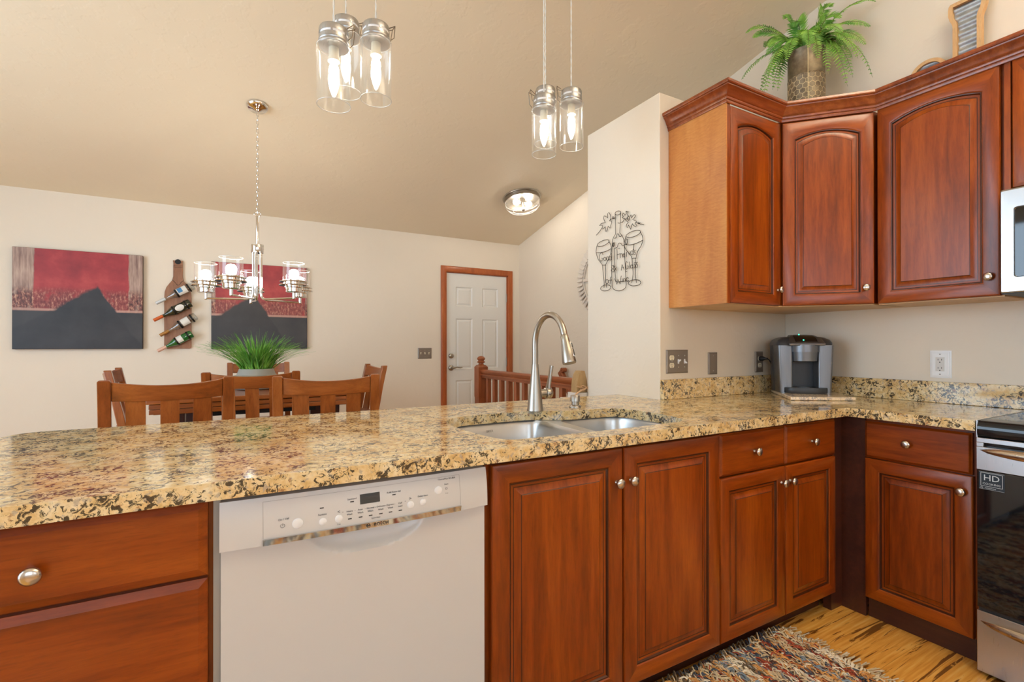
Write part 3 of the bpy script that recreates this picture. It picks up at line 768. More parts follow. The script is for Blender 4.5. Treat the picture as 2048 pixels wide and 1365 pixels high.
bl.text('HD', .030, Matrix.Translation((.043,-.0044,.7135)) @ RX); bl.text('COOKING', .0100, Matrix.Translation((.043,-.0044,.6925)) @ RX)
bl.text('INDUCTION', .0052, Matrix.Translation((.040,-.0044,.6775)) @ RX)
bl.tube([(.017+.003*math.cos(2*PI*i/12), -.0044, .6775+.0028*math.sin(2*PI*i/12)) for i in range(12)], .0004, 4, closed=True)
for z in (.673, .734): bl.box(.0095, -.0045, z-.0003, .0765, -.0043, z+.0003)
obj('sticker_print', bl, plain('sticker_print', srgb(206,212,214), .4), dg, smooth=0)
obj('door_gap', MB().box(.006, .004, .232, SW-.006, .03, .2425), M_BLACK, sv)
obj('storage_drawer', MB().box(.002, -.004, .012, SW-.002, .03, .231), M_STEEL, sv, bevel=.002)
handle(.197, .040)

mw = thing('microwave', 'stainless over-the-range microwave with black window, at the right edge', 'microwave', (.22, -.4335, 1.386), -PI/2)
obj('body', MB().box(.001,.03,.012,.755,.375,.400), M_BLACKMETAL, mw)
fr = MB(); L = []
for ins, y in ((0,.0295),(0,.004),(.003,.0),(.038,-.001),(.040,.006)):
    r = .004 if ins < .03 else .009
    x0_, x1_, z0_, z1_ = .001+ins*1.0, .755-ins, .004+ins*1.5, .400-ins*1.9
    l = []
    for cx, cz, a0 in ((x1_-r, z0_+r, -90), (x1_-r, z1_-r, 0), (x0_+r, z1_-r, 90), (x0_+r, z0_+r, 180)):
        l += [(x, y, z) for x, z in arc(cx, cz, r, a0, a0+90, 4)]
    L.append(l)
fr.loops(L, cap0=False, cap1=False); obj('door_frame', fr, M_STEEL, mw, smooth=30)
obj('window', MB().loops([L[-1]], cap0=True, cap1=False), M_BLACKGLASS, mw, smooth=0)
obj('handle', MB().tube([(.57,-.002,.06),(.57,-.035,.075),(.57,-.038,.2),(.57,-.035,.32),(.57,-.002,.335)], .011, 12), M_STEEL, mw, smooth=60)
obj('vent_base', MB().box(.004,.004,.0,.752,.37,.0115), M_BLACKMETAL, mw)

# ------------------------------------------------------------------ outlets, switches
def plate(parent, w, h, mat, d=.007, b=.006):
    L = [[(-w/2,0,-h/2),(w/2,0,-h/2),(w/2,0,h/2),(-w/2,0,h/2)], [(-w/2,-d*.35,-h/2),(w/2,-d*.35,-h/2),(w/2,-d*.35,h/2),(-w/2,-d*.35,h/2)],
         [(-w/2+b,-d,-h/2+b),(w/2-b,-d,-h/2+b),(w/2-b,-d,h/2-b),(-w/2+b,-d,h/2-b)]]
    return obj('plate', MB().loops(L), mat, parent, smooth=20)
def receptacle(parent, x, mat, d=.007):
    for z in (-.0195, .0195):
        r = .0165; pts = []
        for a0 in (-50, 130): pts += [(x+p, z+q) for p, q in arc(0, 0, r, a0, a0+100, 8)]
        o = obj('receptacle', MB().prism(pts, -d-.0015, -d+.002, 'y'), mat, parent, smooth=30)
        sl_ = MB()
        for sx in (-.0062, .0062): sl_.box(x+sx-.0012, -d-.0019, z-.001, x+sx+.0012, -d-.0014, z+.0075)
        sl_.lathe([(.0026,.0014),(.0026,.0019)], 10, (x, -d, z-.0075), axis='y')
        obj('slot', sl_, M_BLACK, o)
def toggle(parent, x, mat, up=True, d=.007):
    s = 1 if up else -1
    o = obj('toggle', MB().box(x-.0052,-d-.0012,-.012,x+.0052,-d+.001,.012).loops([[(x-.0045,-d,-.006),(x+.0045,-d,-.006),(x+.0045,-d,.006),(x-.0045,-d,.006)],[(x-.0035,-d-.015,s*.008-.003),(x+.0035,-d-.015,s*.008-.003),(x+.0035,-d-.015,s*.008+.003),(x-.0035,-d-.015,s*.008+.003)]]), mat, parent, bevel=.001)
def screws(parent, xs_, zs_, d=.007, mat=M_CHROME):
    for x in xs_:
        for z in zs_: obj('screw', MB().lathe([(.0032,-.001),(.0032,.0008),(.0,.0012)], 10, (x, -d, z), axis='y'), mat, parent)
t = thing('outlet_plate', 'wide pewter plate with two sockets and two switches, nearest the partition corner', 'outlet', (-.3515, YA-.0005, 1.107))
plate(t, .160, .122, M_PLATE); receptacle(t, -.045, M_IVORY); toggle(t, .004, M_WHITE2); toggle(t, .050, M_WHITE2, False); screws(t, (.004, .050), (-.030, .030)); screws(t, (-.045,), (0,))
t = thing('wall_plate', 'narrow blank pewter plate between the two outlets on the corner wall', 'wall plate', (-.0755, YA-.0005, 1.092))
plate(t, .074, .120, M_PLATE); screws(t, (0,), (-.041, .041))
t = thing('outlet_plate', 'narrow pewter outlet with the black coffee maker cord plugged in', 'outlet', (.3315, YA-.0005, 1.094))
plate(t, .074, .122, M_PLATE); receptacle(t, 0, M_IVORY)
t = thing('outlet_plate', 'white outlet with a white stepped plate, on the wall left of the stove', 'outlet', (XB-.0005, -.121, 1.099), -PI/2)
L = []
for ins, y in ((0,0),(0,-.003),(.003,-.0035),(.0035,-.006),(.0065,-.0065),(.007,-.009),(.011,-.0095),(.0115,-.0105)):
    L.append([(-.041+ins,y,-.0655+ins),(.041-ins,y,-.0655+ins),(.041-ins,y,.0655-ins),(-.041+ins,y,.0655-ins)])
obj('plate', MB().loops(L), M_WHITE2, t, smooth=15)
ins_ = obj('receptacle', MB().box(-.0167,-.0125,-.0335,.0167,-.009,.0335), plain('light_grey_plastic', srgb(216,212,206), .4), t, bevel=.0008)
s_ = MB()
for z in (-.017, .022):
    for x in (-.0065, .0065): s_.box(x-.0011,-.0129,z-.004,x+.0011,-.0124,z+.004)
    s_.lathe([(.0026,.0122),(.0026,.0129)], 10, (0, 0, z-.0125), axis='y')
obj('slot', s_, M_BLACK, ins_); screws(t, (0,), (-.048, .048), .0105, M_GAPGREY)
t = thing('switch_plate', 'pewter plate with three ivory toggles, left of the entry door', 'light switch', (-.586, YD-.0005, 1.1105))
plate(t, .154, .117, M_PLATE)
for k, x in enumerate((-.046, 0, .046)): toggle(t, x, M_IVORY, k != 1)
screws(t, (-.046, 0, .046), (-.030, .030))

# ------------------------------------------------------------------ coffee maker on its granite board
bd = fill2d([(.070,.292),(.325,.118),(.572,.37),(.572,.60),(.392,.600)], [], ZT+.0005, ZT+.0178, 'granite_board', M_GRANITE_PALE, .004)
tag(bd, 'small cut granite board lying on the counter under the coffee maker', 'board')
km = thing('coffee_maker', 'grey and silver single-cup coffee maker in the counter corner', 'coffee maker', (.326, .364, ZT+.0180), -PI/4)
M_KBODY = plain('slate_plastic', srgb(74,76,80), .32, .3); M_KSILVER = brushed('brushed_silver', srgb(128,130,134), .40, (160,3,3), .85); M_KDARK = plain('graphite_plastic', srgb(46,48,52), .4)
HW = .125
def rrect(x0, x1, y0, y1, r, z, n=4):
    l = []
    for cx, cy, a0 in ((x1-r, y0+r, -90), (x1-r, y1-r, 0), (x0+r, y1-r, 90), (x0+r, y0+r, 180)): l += [(x, y, z) for x, y in arc(cx, cy, r, a0, a0+90, n)]
    return l
bodyL = []
for z, k in ((.0,.985),(.004,1),(.24,1.07),(.262,1.08),(.275,1.06)): bodyL.append(rrect(-HW*k, HW*k, .105, .215, .03, z))
o = obj('body', MB().loops(bodyL), M_KBODY, km, smooth=40)
# side towers that frame the cup bay
for sx in (-1, 1):
    L = []
    for z, k in ((.0,.985),(.003,1),(.24,1.07),(.258,1.075)):
        a, b = (.060, HW*k) if sx > 0 else (-HW*k, -.060)
        L.append(rrect(a, b, 0-.002*k, .115, .012, z))
    obj('side_tower', MB().loops(L), M_KSILVER, km, smooth=40)
obj('cup_bay', MB().box(-.062, .085, .018, .062, .108, .19), M_KDARK, km)
# domed top
tp = []
for z, k, y0 in ((.2585,1.08,-.003),(.272,1.08,.0),(.288,1.02,.012),(.300,.86,.028),(.306,.66,.05)): tp.append(rrect(-HW*k, HW*k, y0, .215-(z-.2585)*.6, .03, z))
obj('top_cover', MB().loops(tp), M_KBODY, km, smooth=60)
hl = MB(); L = []
for z, y0, hw_ in ((.262,-.030,.074),(.270,-.034,.076),(.300,.010,.066),(.312,.06,.055),(.313,.14,.05)): L.append([(-hw_, y0, z), (hw_, y0, z), (hw_, y0+.02 if z < .28 else y0+.012, z-.004), (-hw_, y0+.02 if z < .28 else y0+.012, z-.004)])
hl = MB()
def lidloop(y, z, hw_, th): return [(-hw_, y, z), (hw_, y, z), (hw_, y+th*.3, z-th), (-hw_, y+th*.3, z-th)]
hl.loops([lidloop(-.036,.268,.086,.012), lidloop(-.024,.274,.086,.014), lidloop(.010,.298,.078,.016), lidloop(.06,.314,.058,.02), lidloop(.14,.318,.05,.02), lidloop(.2,.310,.04,.02)])
obj('brew_lid', hl, M_KSILVER, km, smooth=40, bevel=.003)
cpn = MB().loops([[(-.052,-.020,.2790),(.052,-.020,.2790),(.052,-.019,.2775),(-.052,-.019,.2775)],[(-.052,.008,.2990),(.052,.008,.2990),(.052,.008,.296),(-.052,.008,.296)],[(-.046,.058,.3150),(.046,.058,.3150),(.046,.058,.312),(-.046,.058,.312)],[(-.03,.10,.3185),(.03,.10,.3185),(.03,.10,.315),(-.03,.10,.315)]])
cn = obj('control_panel', cpn, plain('dark_brown_gloss', srgb(34,24,20), .12), km, smooth=40)
ld = MB().sphere((0,.022,.3062),.0032,8,6); led = Mat('green_led'); led.set(Base_Color=(0,.3,.12,1)); led.b.inputs['Emission Color'].default_value=(.05,1,.45,1); led.b.inputs['Emission Strength'].default_value=2.5
obj('power_light', MB().sphere((-.012,-.010,.2868),.0036,8,6).sphere((-.012,.075,.3185),.0036,8,6), led.m, cn)
obj('brew_head', MB().lathe([(.070,.262),(.070,.222),(.0655,.2215),(.0615,.174),(.050,.170),(.0,.172)], 36, (0,.028,0)), M_KSILVER, km, smooth=40)
dtray = []
for z, k in ((.0005,.97),(.004,1),(.028,1.0),(.031,.98)):
    l = [(-.108*k,.10,z)] + [(-.108*k+.216*k*i/12, .004-.052*k*(1-(2*i/12-1)**2)**.5*1.0+.0, z) for i in range(13)] + [(.108*k,.10,z)]
    dtray.append(l)
dt = obj('drip_tray', MB().loops(dtray), M_KDARK, km, smooth=40)
obj('tray_grille', MB().lathe([(.036,.0312),(.036,.0325),(.0,.0325)], 24, (0,.03,0)), M_KSILVER, dt)
cdp = [(.3315,YA-.012,1.1135),(.3315,YA-.030,1.1135),(.345,YA-.050,1.110),(.352,YA-.060,1.095),(.362,YA-.063,1.078),(.372,YA-.062,1.066),(.377,YA-.060,1.062)]
def spline(pts, n=6):
    P = [Vector(p) for p in pts]; out = []
    for i in range(len(P)-1):
        a, b, c, d = P[max(i-1,0)], P[i], P[i+1], P[min(i+2, len(P)-1)]
        for k in range(n):
            t = k/n; out.append(.5*((2*b)+(c-a)*t+(2*a-5*b+4*c-d)*t*t+(3*b-a-3*c+d)*t**3))
    out.append(P[-1]); return out
pc = thing('power_cord', 'black power cord plugged into the outlet left of the coffee maker', 'power cord', (.3315, YA-.012, 1.1135))
off = Vector((.3315, YA-.012, 1.1135))
sp = [p-off for p in spline(cdp)]
obj('cord', MB().tube(sp[3:], .0034, 8), M_PLUG, pc)
obj('plug', MB().lathe([(.0135,.0),(.0145,.004),(.013,.02),(.007,.036),(.0055,.046),(.0,.046)], 16, (0,.003,0), axis='y'), M_PLUG, pc, smooth=50)
# ------------------------------------------------------------------ wire wall art on the partition
WIRE_NAMES = {'bottle':'bottle_outline','glassL':'wine_glass_outline','glassR':'wine_glass_outline','vineL':'vine_leaf','vineR':'vine_leaf','letters':'lettering'}
wa = thing('wire_wall_art', 'dark wire wall art of a wine bottle, two glasses and script on the white partition', 'wall art', (XW, .94, 1.75))
WIRE={'bottle':[[(0.917,1.936),(0.916,1.933),(0.918,1.93),(0.922,1.927),(0.927,1.925),(0.934,1.925),(0.941,1.925),(0.948,1.927),(0.955,1.929),(0.959,1.933),(0.962,1.936),(0.963,1.94),(0.961,1.943),(0.957,1.946),(0.952,1.947),(0.945,1.948),(0.938,1.947),(0.931,1.946),(0.924,1.943),(0.92,1.94),(0.917,1.936)],[(0.963,1.937),(0.96,1.885),(0.959,1.822),(0.972,1.811),(0.984,1.795),(0.988,1.772),(0.992,1.717),(0.993,1.654),(0.991,1.574),(0.989,1.526),(0.976,1.511),(0.955,1.501),(0.929,1.497),(0.896,1.501),(0.878,1.51),(0.873,1.525),(0.879,1.598),(0.884,1.676),(0.887,1.738),(0.892,1.777),(0.903,1.799),(0.924,1.821),(0.92,1.88),(0.916,1.934)],[(0.971,1.8),(0.961,1.799),(0.951,1.803),(0.948,1.816),(0.941,1.819),(0.933,1.814),(0.928,1.802),(0.917,1.799),(0.908,1.805)],[(0.969,1.743),(0.952,1.743),(0.943,1.748),(0.937,1.761),(0.926,1.765),(0.912,1.757),(0.903,1.745),(0.887,1.744)],[(0.969,1.743),(0.967,1.673),(0.964,1.602),(0.957,1.564),(0.948,1.549),(0.895,1.547),(0.851,1.543)],[(0.98,1.753),(0.975,1.774),(0.971,1.775),(0.969,1.761),(0.978,1.753),(0.984,1.76),(0.98,1.777)]],'glassL':[[(1.016,1.796),(1.015,1.791),(1.02,1.786),(1.029,1.781),(1.043,1.778),(1.058,1.775),(1.075,1.774),(1.091,1.775),(1.105,1.777),(1.115,1.78),(1.12,1.784),(1.121,1.789),(1.116,1.795),(1.106,1.799),(1.092,1.803),(1.076,1.805),(1.06,1.806),(1.044,1.805),(1.031,1.803),(1.021,1.8),(1.016,1.796)],[(1.123,1.785),(1.131,1.757),(1.129,1.74),(1.113,1.704),(1.09,1.68),(1.074,1.661),(1.068,1.624),(1.059,1.566),(1.06,1.529)],[(1.016,1.791),(1.0,1.766),(0.997,1.742),(1.005,1.711),(1.029,1.679),(1.045,1.658),(1.043,1.621),(1.045,1.572),(1.036,1.527)],[(1.131,1.745),(1.091,1.739),(1.041,1.738),(0.997,1.746)],[(1.001,1.527),(1.001,1.522),(1.006,1.517),(1.015,1.513),(1.026,1.51),(1.04,1.509),(1.054,1.509),(1.067,1.511),(1.078,1.514),(1.086,1.519),(1.09,1.524),(1.089,1.53),(1.084,1.535),(1.076,1.539),(1.064,1.542),(1.05,1.543),(1.036,1.543),(1.023,1.54),(1.012,1.537),(1.005,1.532),(1.001,1.527)],[(1.074,1.662),(1.045,1.659)]],'glassR':[[(0.764,1.796),(0.764,1.791),(0.77,1.787),(0.78,1.783),(0.794,1.78),(0.81,1.778),(0.828,1.778),(0.844,1.779),(0.858,1.782),(0.868,1.786),(0.873,1.79),(0.873,1.795),(0.867,1.8),(0.856,1.804),(0.842,1.807),(0.825,1.809),(0.808,1.809),(0.791,1.808),(0.778,1.805),(0.768,1.801),(0.764,1.796)],[(0.875,1.792),(0.885,1.769),(0.887,1.742),(0.873,1.716),(0.846,1.691),(0.83,1.667),(0.824,1.629),(0.82,1.575),(0.83,1.531)],[(0.766,1.794),(0.75,1.769),(0.747,1.746),(0.759,1.719),(0.782,1.697),(0.797,1.662),(0.799,1.625),(0.801,1.573),(0.795,1.527)],[(0.885,1.749),(0.846,1.739),(0.803,1.738),(0.747,1.746)],[(0.762,1.525),(0.764,1.52),(0.77,1.516),(0.78,1.513),(0.793,1.512),(0.807,1.512),(0.822,1.513),(0.835,1.516),(0.846,1.521),(0.854,1.526),(0.857,1.531),(0.855,1.536),(0.848,1.541),(0.838,1.544),(0.825,1.545),(0.81,1.545),(0.796,1.543),(0.782,1.54),(0.772,1.535),(0.765,1.53),(0.762,1.525)],[(0.827,1.659),(0.816,1.663),(0.799,1.659)],[(0.813,1.736),(0.815,1.706)],[(0.873,1.745),(0.877,1.763),(0.872,1.777),(0.863,1.772),(0.866,1.75),(0.876,1.746),(0.878,1.76)]],'vineL':[[(1.129,1.849),(1.107,1.86),(1.092,1.869),(1.078,1.883)],[(0.963,1.916),(0.975,1.912),(0.984,1.916),(0.988,1.923),(0.978,1.924),(0.975,1.916),(0.996,1.915),(1.005,1.911),(1.011,1.908)],[(1.008,1.91),(0.999,1.922),(1.005,1.943),(1.017,1.958),(1.027,1.953),(1.026,1.928),(1.044,1.942),(1.058,1.948),(1.063,1.935),(1.056,1.919),(1.047,1.907),(1.066,1.908),(1.084,1.909),(1.1,1.9),(1.078,1.899),(1.073,1.89),(1.071,1.873),(1.056,1.878),(1.047,1.882),(1.047,1.868),(1.047,1.856),(1.035,1.854),(1.028,1.864),(1.023,1.881),(1.011,1.868),(1.0,1.864),(1.001,1.878),(0.992,1.892),(0.993,1.902),(1.011,1.908)]],'vineR':[[(0.917,1.878),(0.903,1.876),(0.892,1.884),(0.886,1.89),(0.878,1.886),(0.867,1.888),(0.859,1.88),(0.851,1.874)],[(0.889,1.893),(0.903,1.902),(0.895,1.907),(0.903,1.915),(0.895,1.925),(0.884,1.911),(0.872,1.916),(0.874,1.931),(0.864,1.923),(0.857,1.924),(0.862,1.905),(0.851,1.897),(0.867,1.895),(0.859,1.888),(0.873,1.887),(0.886,1.892)],[(0.851,1.874),(0.845,1.89),(0.835,1.901),(0.829,1.883),(0.818,1.895),(0.808,1.896),(0.8,1.887),(0.808,1.878),(0.824,1.874),(0.808,1.865),(0.793,1.856),(0.803,1.848),(0.79,1.832),(0.803,1.83),(0.819,1.842),(0.824,1.851),(0.832,1.838),(0.837,1.822),(0.846,1.837),(0.856,1.851),(0.863,1.837),(0.873,1.847),(0.867,1.859),(0.856,1.866),(0.873,1.877),(0.878,1.886)],[(0.8,1.853),(0.787,1.846),(0.779,1.847),(0.782,1.84),(0.771,1.841),(0.766,1.843),(0.769,1.836),(0.756,1.833),(0.74,1.826)]],'letters':[[(1.063,1.721),(1.071,1.734),(1.088,1.733),(1.096,1.718),(1.096,1.698),(1.085,1.686),(1.069,1.689),(1.065,1.701),(1.079,1.704)],[(1.037,1.692),(1.037,1.689),(1.039,1.687),(1.041,1.685),(1.044,1.684),(1.048,1.684),(1.051,1.685),(1.054,1.687),(1.057,1.69),(1.058,1.693),(1.059,1.696),(1.058,1.699),(1.057,1.701),(1.054,1.703),(1.051,1.704),(1.048,1.704),(1.044,1.703),(1.041,1.701),(1.039,1.699),(1.037,1.696),(1.037,1.692)],[(1.01,1.69),(1.01,1.687),(1.012,1.684),(1.015,1.682),(1.018,1.681),(1.022,1.681),(1.026,1.682),(1.029,1.684),(1.032,1.687),(1.033,1.691),(1.034,1.694),(1.033,1.697),(1.032,1.7),(1.029,1.702),(1.026,1.703),(1.022,1.703),(1.018,1.702),(1.015,1.7),(1.012,1.697),(1.01,1.694),(1.01,1.69)],[(0.99,1.689),(0.99,1.686),(0.992,1.683),(0.994,1.681),(0.997,1.68),(1.0,1.68),(1.004,1.681),(1.007,1.683),(1.009,1.686),(1.011,1.689),(1.011,1.692),(1.011,1.695),(1.009,1.698),(1.007,1.7),(1.004,1.701),(1.0,1.701),(0.997,1.7),(0.994,1.698),(0.992,1.695),(0.99,1.692),(0.99,1.689)],[(0.99,1.717),(0.988,1.679)],[(0.941,1.675),(0.943,1.733),(0.92,1.734)],[(0.942,1.701),(0.918,1.703)],[(0.915,1.679),(0.916,1.699),(0.912,1.702),(0.904,1.7)],[(0.9,1.7),(0.899,1.679)],[(0.88,1.683),(0.881,1.681),(0.883,1.68),(0.885,1.68),(0.887,1.68),(0.889,1.68),(0.891,1.681),(0.892,1.683),(0.894,1.685),(0.894,1.688),(0.895,1.69),(0.894,1.692),(0.894,1.695),(0.892,1.696),(0.891,1.697),(0.889,1.698),(0.887,1.698),(0.885,1.697),(0.883,1.696),(0.881,1.694),(0.88,1.692)],[(0.892,1.69),(0.88,1.69)],[(0.867,1.679),(0.866,1.7),(0.859,1.706),(0.851,1.697),(0.843,1.683)],[(0.815,1.691),(0.815,1.688),(0.816,1.685),(0.819,1.683),(0.821,1.682),(0.824,1.682),(0.827,1.683),(0.83,1.685),(0.832,1.688),(0.833,1.691),(0.834,1.695),(0.833,1.698),(0.832,1.7),(0.83,1.702),(0.827,1.703),(0.824,1.703),(0.821,1.702),(0.819,1.7),(0.816,1.698),(0.815,1.695),(0.815,1.691)],[(0.815,1.71),(0.814,1.682)],[(0.797,1.701),(0.808,1.703),(0.807,1.694),(0.798,1.688),(0.799,1.679),(0.809,1.681)],[(0.973,1.635),(0.974,1.632),(0.975,1.63),(0.977,1.628),(0.979,1.627),(0.981,1.627),(0.984,1.627),(0.986,1.629),(0.988,1.631),(0.989,1.634),(0.99,1.637),(0.989,1.64),(0.988,1.643),(0.986,1.644),(0.984,1.645),(0.981,1.646),(0.979,1.645),(0.977,1.643),(0.975,1.641),(0.974,1.638),(0.973,1.635)],[(0.966,1.616),(0.966,1.613),(0.968,1.611),(0.971,1.61),(0.974,1.609),(0.978,1.609),(0.982,1.61),(0.986,1.612),(0.989,1.614),(0.991,1.617),(0.991,1.62),(0.991,1.622),(0.989,1.624),(0.986,1.626),(0.982,1.627),(0.978,1.627),(0.974,1.626),(0.971,1.624),(0.968,1.621),(0.966,1.619),(0.966,1.616)],[(0.973,1.647),(0.961,1.629),(0.949,1.614)],[(0.948,1.631),(0.964,1.614)],[(0.909,1.608),(0.902,1.64),(0.885,1.611)],[(0.906,1.622),(0.89,1.621)],[(0.857,1.645),(0.868,1.652),(0.874,1.64),(0.873,1.621),(0.867,1.609),(0.854,1.612),(0.851,1.625),(0.863,1.627)],[(0.843,1.647),(0.84,1.608)],[(0.818,1.617),(0.819,1.614),(0.82,1.612),(0.822,1.61),(0.824,1.609),(0.827,1.609),(0.83,1.61),(0.832,1.611),(0.834,1.614),(0.835,1.616),(0.836,1.619),(0.835,1.622),(0.834,1.624),(0.832,1.626),(0.83,1.627),(0.827,1.627),(0.824,1.626),(0.822,1.624),(0.82,1.622),(0.819,1.62),(0.818,1.617)],[(0.818,1.628),(0.816,1.607)],[(0.797,1.636),(0.807,1.636),(0.806,1.626),(0.798,1.621),(0.801,1.61),(0.809,1.612)],[(0.781,1.635),(0.792,1.635),(0.79,1.625),(0.781,1.619),(0.783,1.608),(0.794,1.61)],[(1.016,1.559),(1.017,1.555),(1.018,1.552),(1.021,1.55),(1.025,1.548),(1.028,1.548),(1.032,1.549),(1.035,1.551),(1.038,1.554),(1.04,1.558),(1.04,1.562),(1.04,1.565),(1.038,1.568),(1.035,1.571),(1.032,1.572),(1.028,1.572),(1.024,1.571),(1.021,1.569),(1.018,1.566),(1.017,1.563),(1.016,1.559)],[(0.99,1.582),(0.999,1.583),(1.002,1.543)],[(1.013,1.564),(0.987,1.565)],[(0.964,1.57),(0.944,1.535),(0.935,1.561),(0.918,1.534),(0.909,1.579)],[(0.902,1.563),(0.901,1.542)],[(0.893,1.542),(0.892,1.56),(0.879,1.56),(0.874,1.544)],[(0.851,1.547),(0.852,1.545),(0.854,1.543),(0.856,1.542),(0.858,1.541),(0.861,1.542),(0.863,1.543),(0.865,1.544),(0.867,1.547),(0.868,1.549),(0.868,1.552),(0.868,1.555),(0.867,1.558),(0.866,1.56),(0.864,1.562),(0.862,1.562),(0.86,1.563),(0.857,1.562),(0.855,1.561),(0.853,1.559),(0.852,1.556)],[(0.868,1.553),(0.851,1.555)]]}
_l = WIRE.pop('letters'); _q = 0
for _n in (5, 10, 3, 2, 6, 3, 5): WIRE['letters%d' % _q] = _l[:_n]; _l = _l[_n:]; _q += 1
for k, strokes in WIRE.items():
    mb = MB()
    for st_ in strokes:
        closed = False
        P = [(-.012 if k[:7] != 'letters' else -.016, y-.94, z-1.75) for y, z in st_]
        if len(P) > 2 and k in ('bottle','glassL','glassR','vineL','vineR') and len(P) < 20: P = spline(P, 4)
        mb.tube(P, .0017 if k[:7] != 'letters' else .0016, 6)
    if k == 'bottle':
        for y, z in ((1.0-.04, 1.88), (.90, 1.60)): mb.tube([(-.012, y-.94-.02, z-1.75), (-.0005, y-.94-.02, z-1.75)], .0016, 6)
    obj(WIRE_NAMES.get(k, 'word'), mb, M_WIRE, wa, smooth=60)
# ------------------------------------------------------------------ pendant jars over the counter
def pendant(x, y, z0, z1, label, bail=0.0, seed=0):
    p = thing('pendant_light', label, 'pendant light', (x, y, z0), 0, 'jar pendant lights over the counter')
    H = z1-z0; gh = H-.060
    prof = [(.0545,0),(.0545,gh),(.050,gh+.004),(.049,gh+.004),(.0520,gh-.001),(.0520,.0)]
    o = obj('glass_jar', MB().lathe(prof, 40, cap0=False, cap1=False), M_GLASS, p, smooth=50)
    for r, z in ((.05325,.0012),(.0535,gh)): obj('glass_rim', MB().tube([(r*math.cos(2*PI*i/40), r*math.sin(2*PI*i/40), z) for i in range(40)], .0012, 6, closed=True), M_RIM, o, smooth=60)
    cp_ = MB().lathe([(.030,gh-.001),(.0475,gh),(.0485,gh+.002),(.0485,gh+.010),(.0475,gh+.012),(.0485,gh+.014),(.0485,gh+.018),(.047,gh+.020),(.047,gh+.031)], 40, cap0=True, cap1=False)
    cp_.lathe([(.047,gh+.039),(.047,gh+.054),(.045,gh+.060),(.012,gh+.062),(.0,gh+.062)], 40, cap0=False)
    c_ = obj('jar_cap', cp_, M_STEEL, p, smooth=35)
    obj('slot_light_band', MB().lathe([(.0460,gh+.030),(.0460,gh+.040)], 40), M_WHITE2, c_, smooth=50)  # white band stands in for bulb light showing through the cap slot
    tabs = MB()
    for k in range(6):
        a = bail+PI/6+k*PI/3; tabs.M = Matrix.Rotation(a, 4, 'Z'); tabs.box(.0452,-.003,gh+.032,.0474,.003,gh+.040)
    tabs.M = None; obj('cap_tab', tabs, M_STEEL, c_)
    ww = MB(); ww.M = Matrix.Rotation(bail, 4, 'Z')
    ww.tube([(.0485,-.022,gh+.018),(.060,-.019,gh+.030),(.066,-.013,gh+.078),(.066,.013,gh+.078),(.060,.019,gh+.030),(.0485,.022,gh+.018)], .0016, 6)
    ww.tube([(.066,-.013,gh+.078),(.034,-.004,gh+.060)], .0016, 6); ww.tube([(.066,.013,gh+.078),(.034,.004,gh+.060)], .0016, 6)
    obj('bail_wire', ww, M_BAIL, p, smooth=60)
    obj('socket', MB().lathe([(.016,gh-.001),(.016,gh-.034),(.019,gh-.035),(.019,gh-.046),(.012,gh-.047)], 24), M_IVORY, p, smooth=40)
    zb = gh-.047
    b_ = obj('bulb', MB().lathe([(.009,zb),(.010,zb-.006),(.0155,zb-.022),(.0165,zb-.034),(.012,zb-.056),(.005,zb-.074),(.0,zb-.078)], 20), M_BULB, p, smooth=60)
    ct = ceil_z(y)-z0
    tw = MB()
    for ph in (0, PI): tw.tube([(.0018*math.cos(ph+k*1.1), .0018*math.sin(ph+k*1.1), gh+.061+(ct-gh-.061)*k/60) for k in range(61)], .0019, 6)
    obj('cord', tw, M_CORD, p, smooth=60)
    return p
pendant(-2.065, .55, 1.988, 2.241, 'lowest jar pendant light of the left cluster over the peninsula', -.3)
pendant(-1.914, .60, 2.066, 2.330, 'jar pendant light at the right of the left cluster, nearer the faucet', .1)
pendant(-1.995, .72, 2.125, 2.392, 'jar pendant light at the back of the left cluster, partly behind the other two', .2)
pendant(-1.168, .65, 2.032, 2.286, 'front jar pendant light of the right cluster, left of its neighbour', 2.9)
pendant(-1.026, .64, 2.090, 2.344, 'jar pendant light at the right of the right cluster, nearest the white partition', 2.6)
pendant(-1.061, .80, 2.154, 2.419, 'jar pendant light almost hidden behind the front jar of the right cluster', 1.6)

# ------------------------------------------------------------------ chandelier
CX, CY = -2.24, 2.383
ch = thing('chandelier', 'five-light chrome chandelier with glass cups hanging over the dining table', 'chandelier', (CX, CY, 0))
cz = ceil_z(CY); tilt = -math.atan(SL)
cn = MB(); cn.M = Matrix.Translation((0,0,cz)) @ Matrix.Rotation(tilt, 4, 'X')
cn.lathe([(.064,-.0005),(.065,-.006),(.062,-.014),(.052,-.024),(.030,-.027),(.022,-.034),(.010,-.040),(.0,-.041)], 36)
obj('canopy', cn, M_CHROME, ch, smooth=40)
chn = MB(); z = cz-.040; k = 0; ztop = 2.045
nl = int((z-ztop)/.027)
pitch = (z-ztop)/nl
for k in range(nl):
    zc_ = z - pitch*(k+.5); a = PI/2 if k % 2 else .3; l = []
    for i in range(14):
        t_ = 2*PI*i/14; l.append((.0075*math.cos(t_)*math.cos(a), .0075*math.cos(t_)*math.sin(a), zc_+.0185*math.sin(t_)))
    chn.tube(l, .0019, 5, closed=True)
obj('chain', chn, M_CHROME, ch, smooth=60)
lp = MB().tube([(.020*math.cos(2*PI*i/20), 0, 2.040+.013*math.sin(2*PI*i/20)) for i in range(20)], .0026, 6, closed=True)
obj('loop', lp, M_CHROME, ch, smooth=60)
obj('stem', MB().lathe([(.0095,2.030),(.0095,1.842),(.036,1.843),(.037,1.838),(.037,1.796),(.034,1.790),(.0,1.790)], 28), M_CHROME, ch, smooth=40)
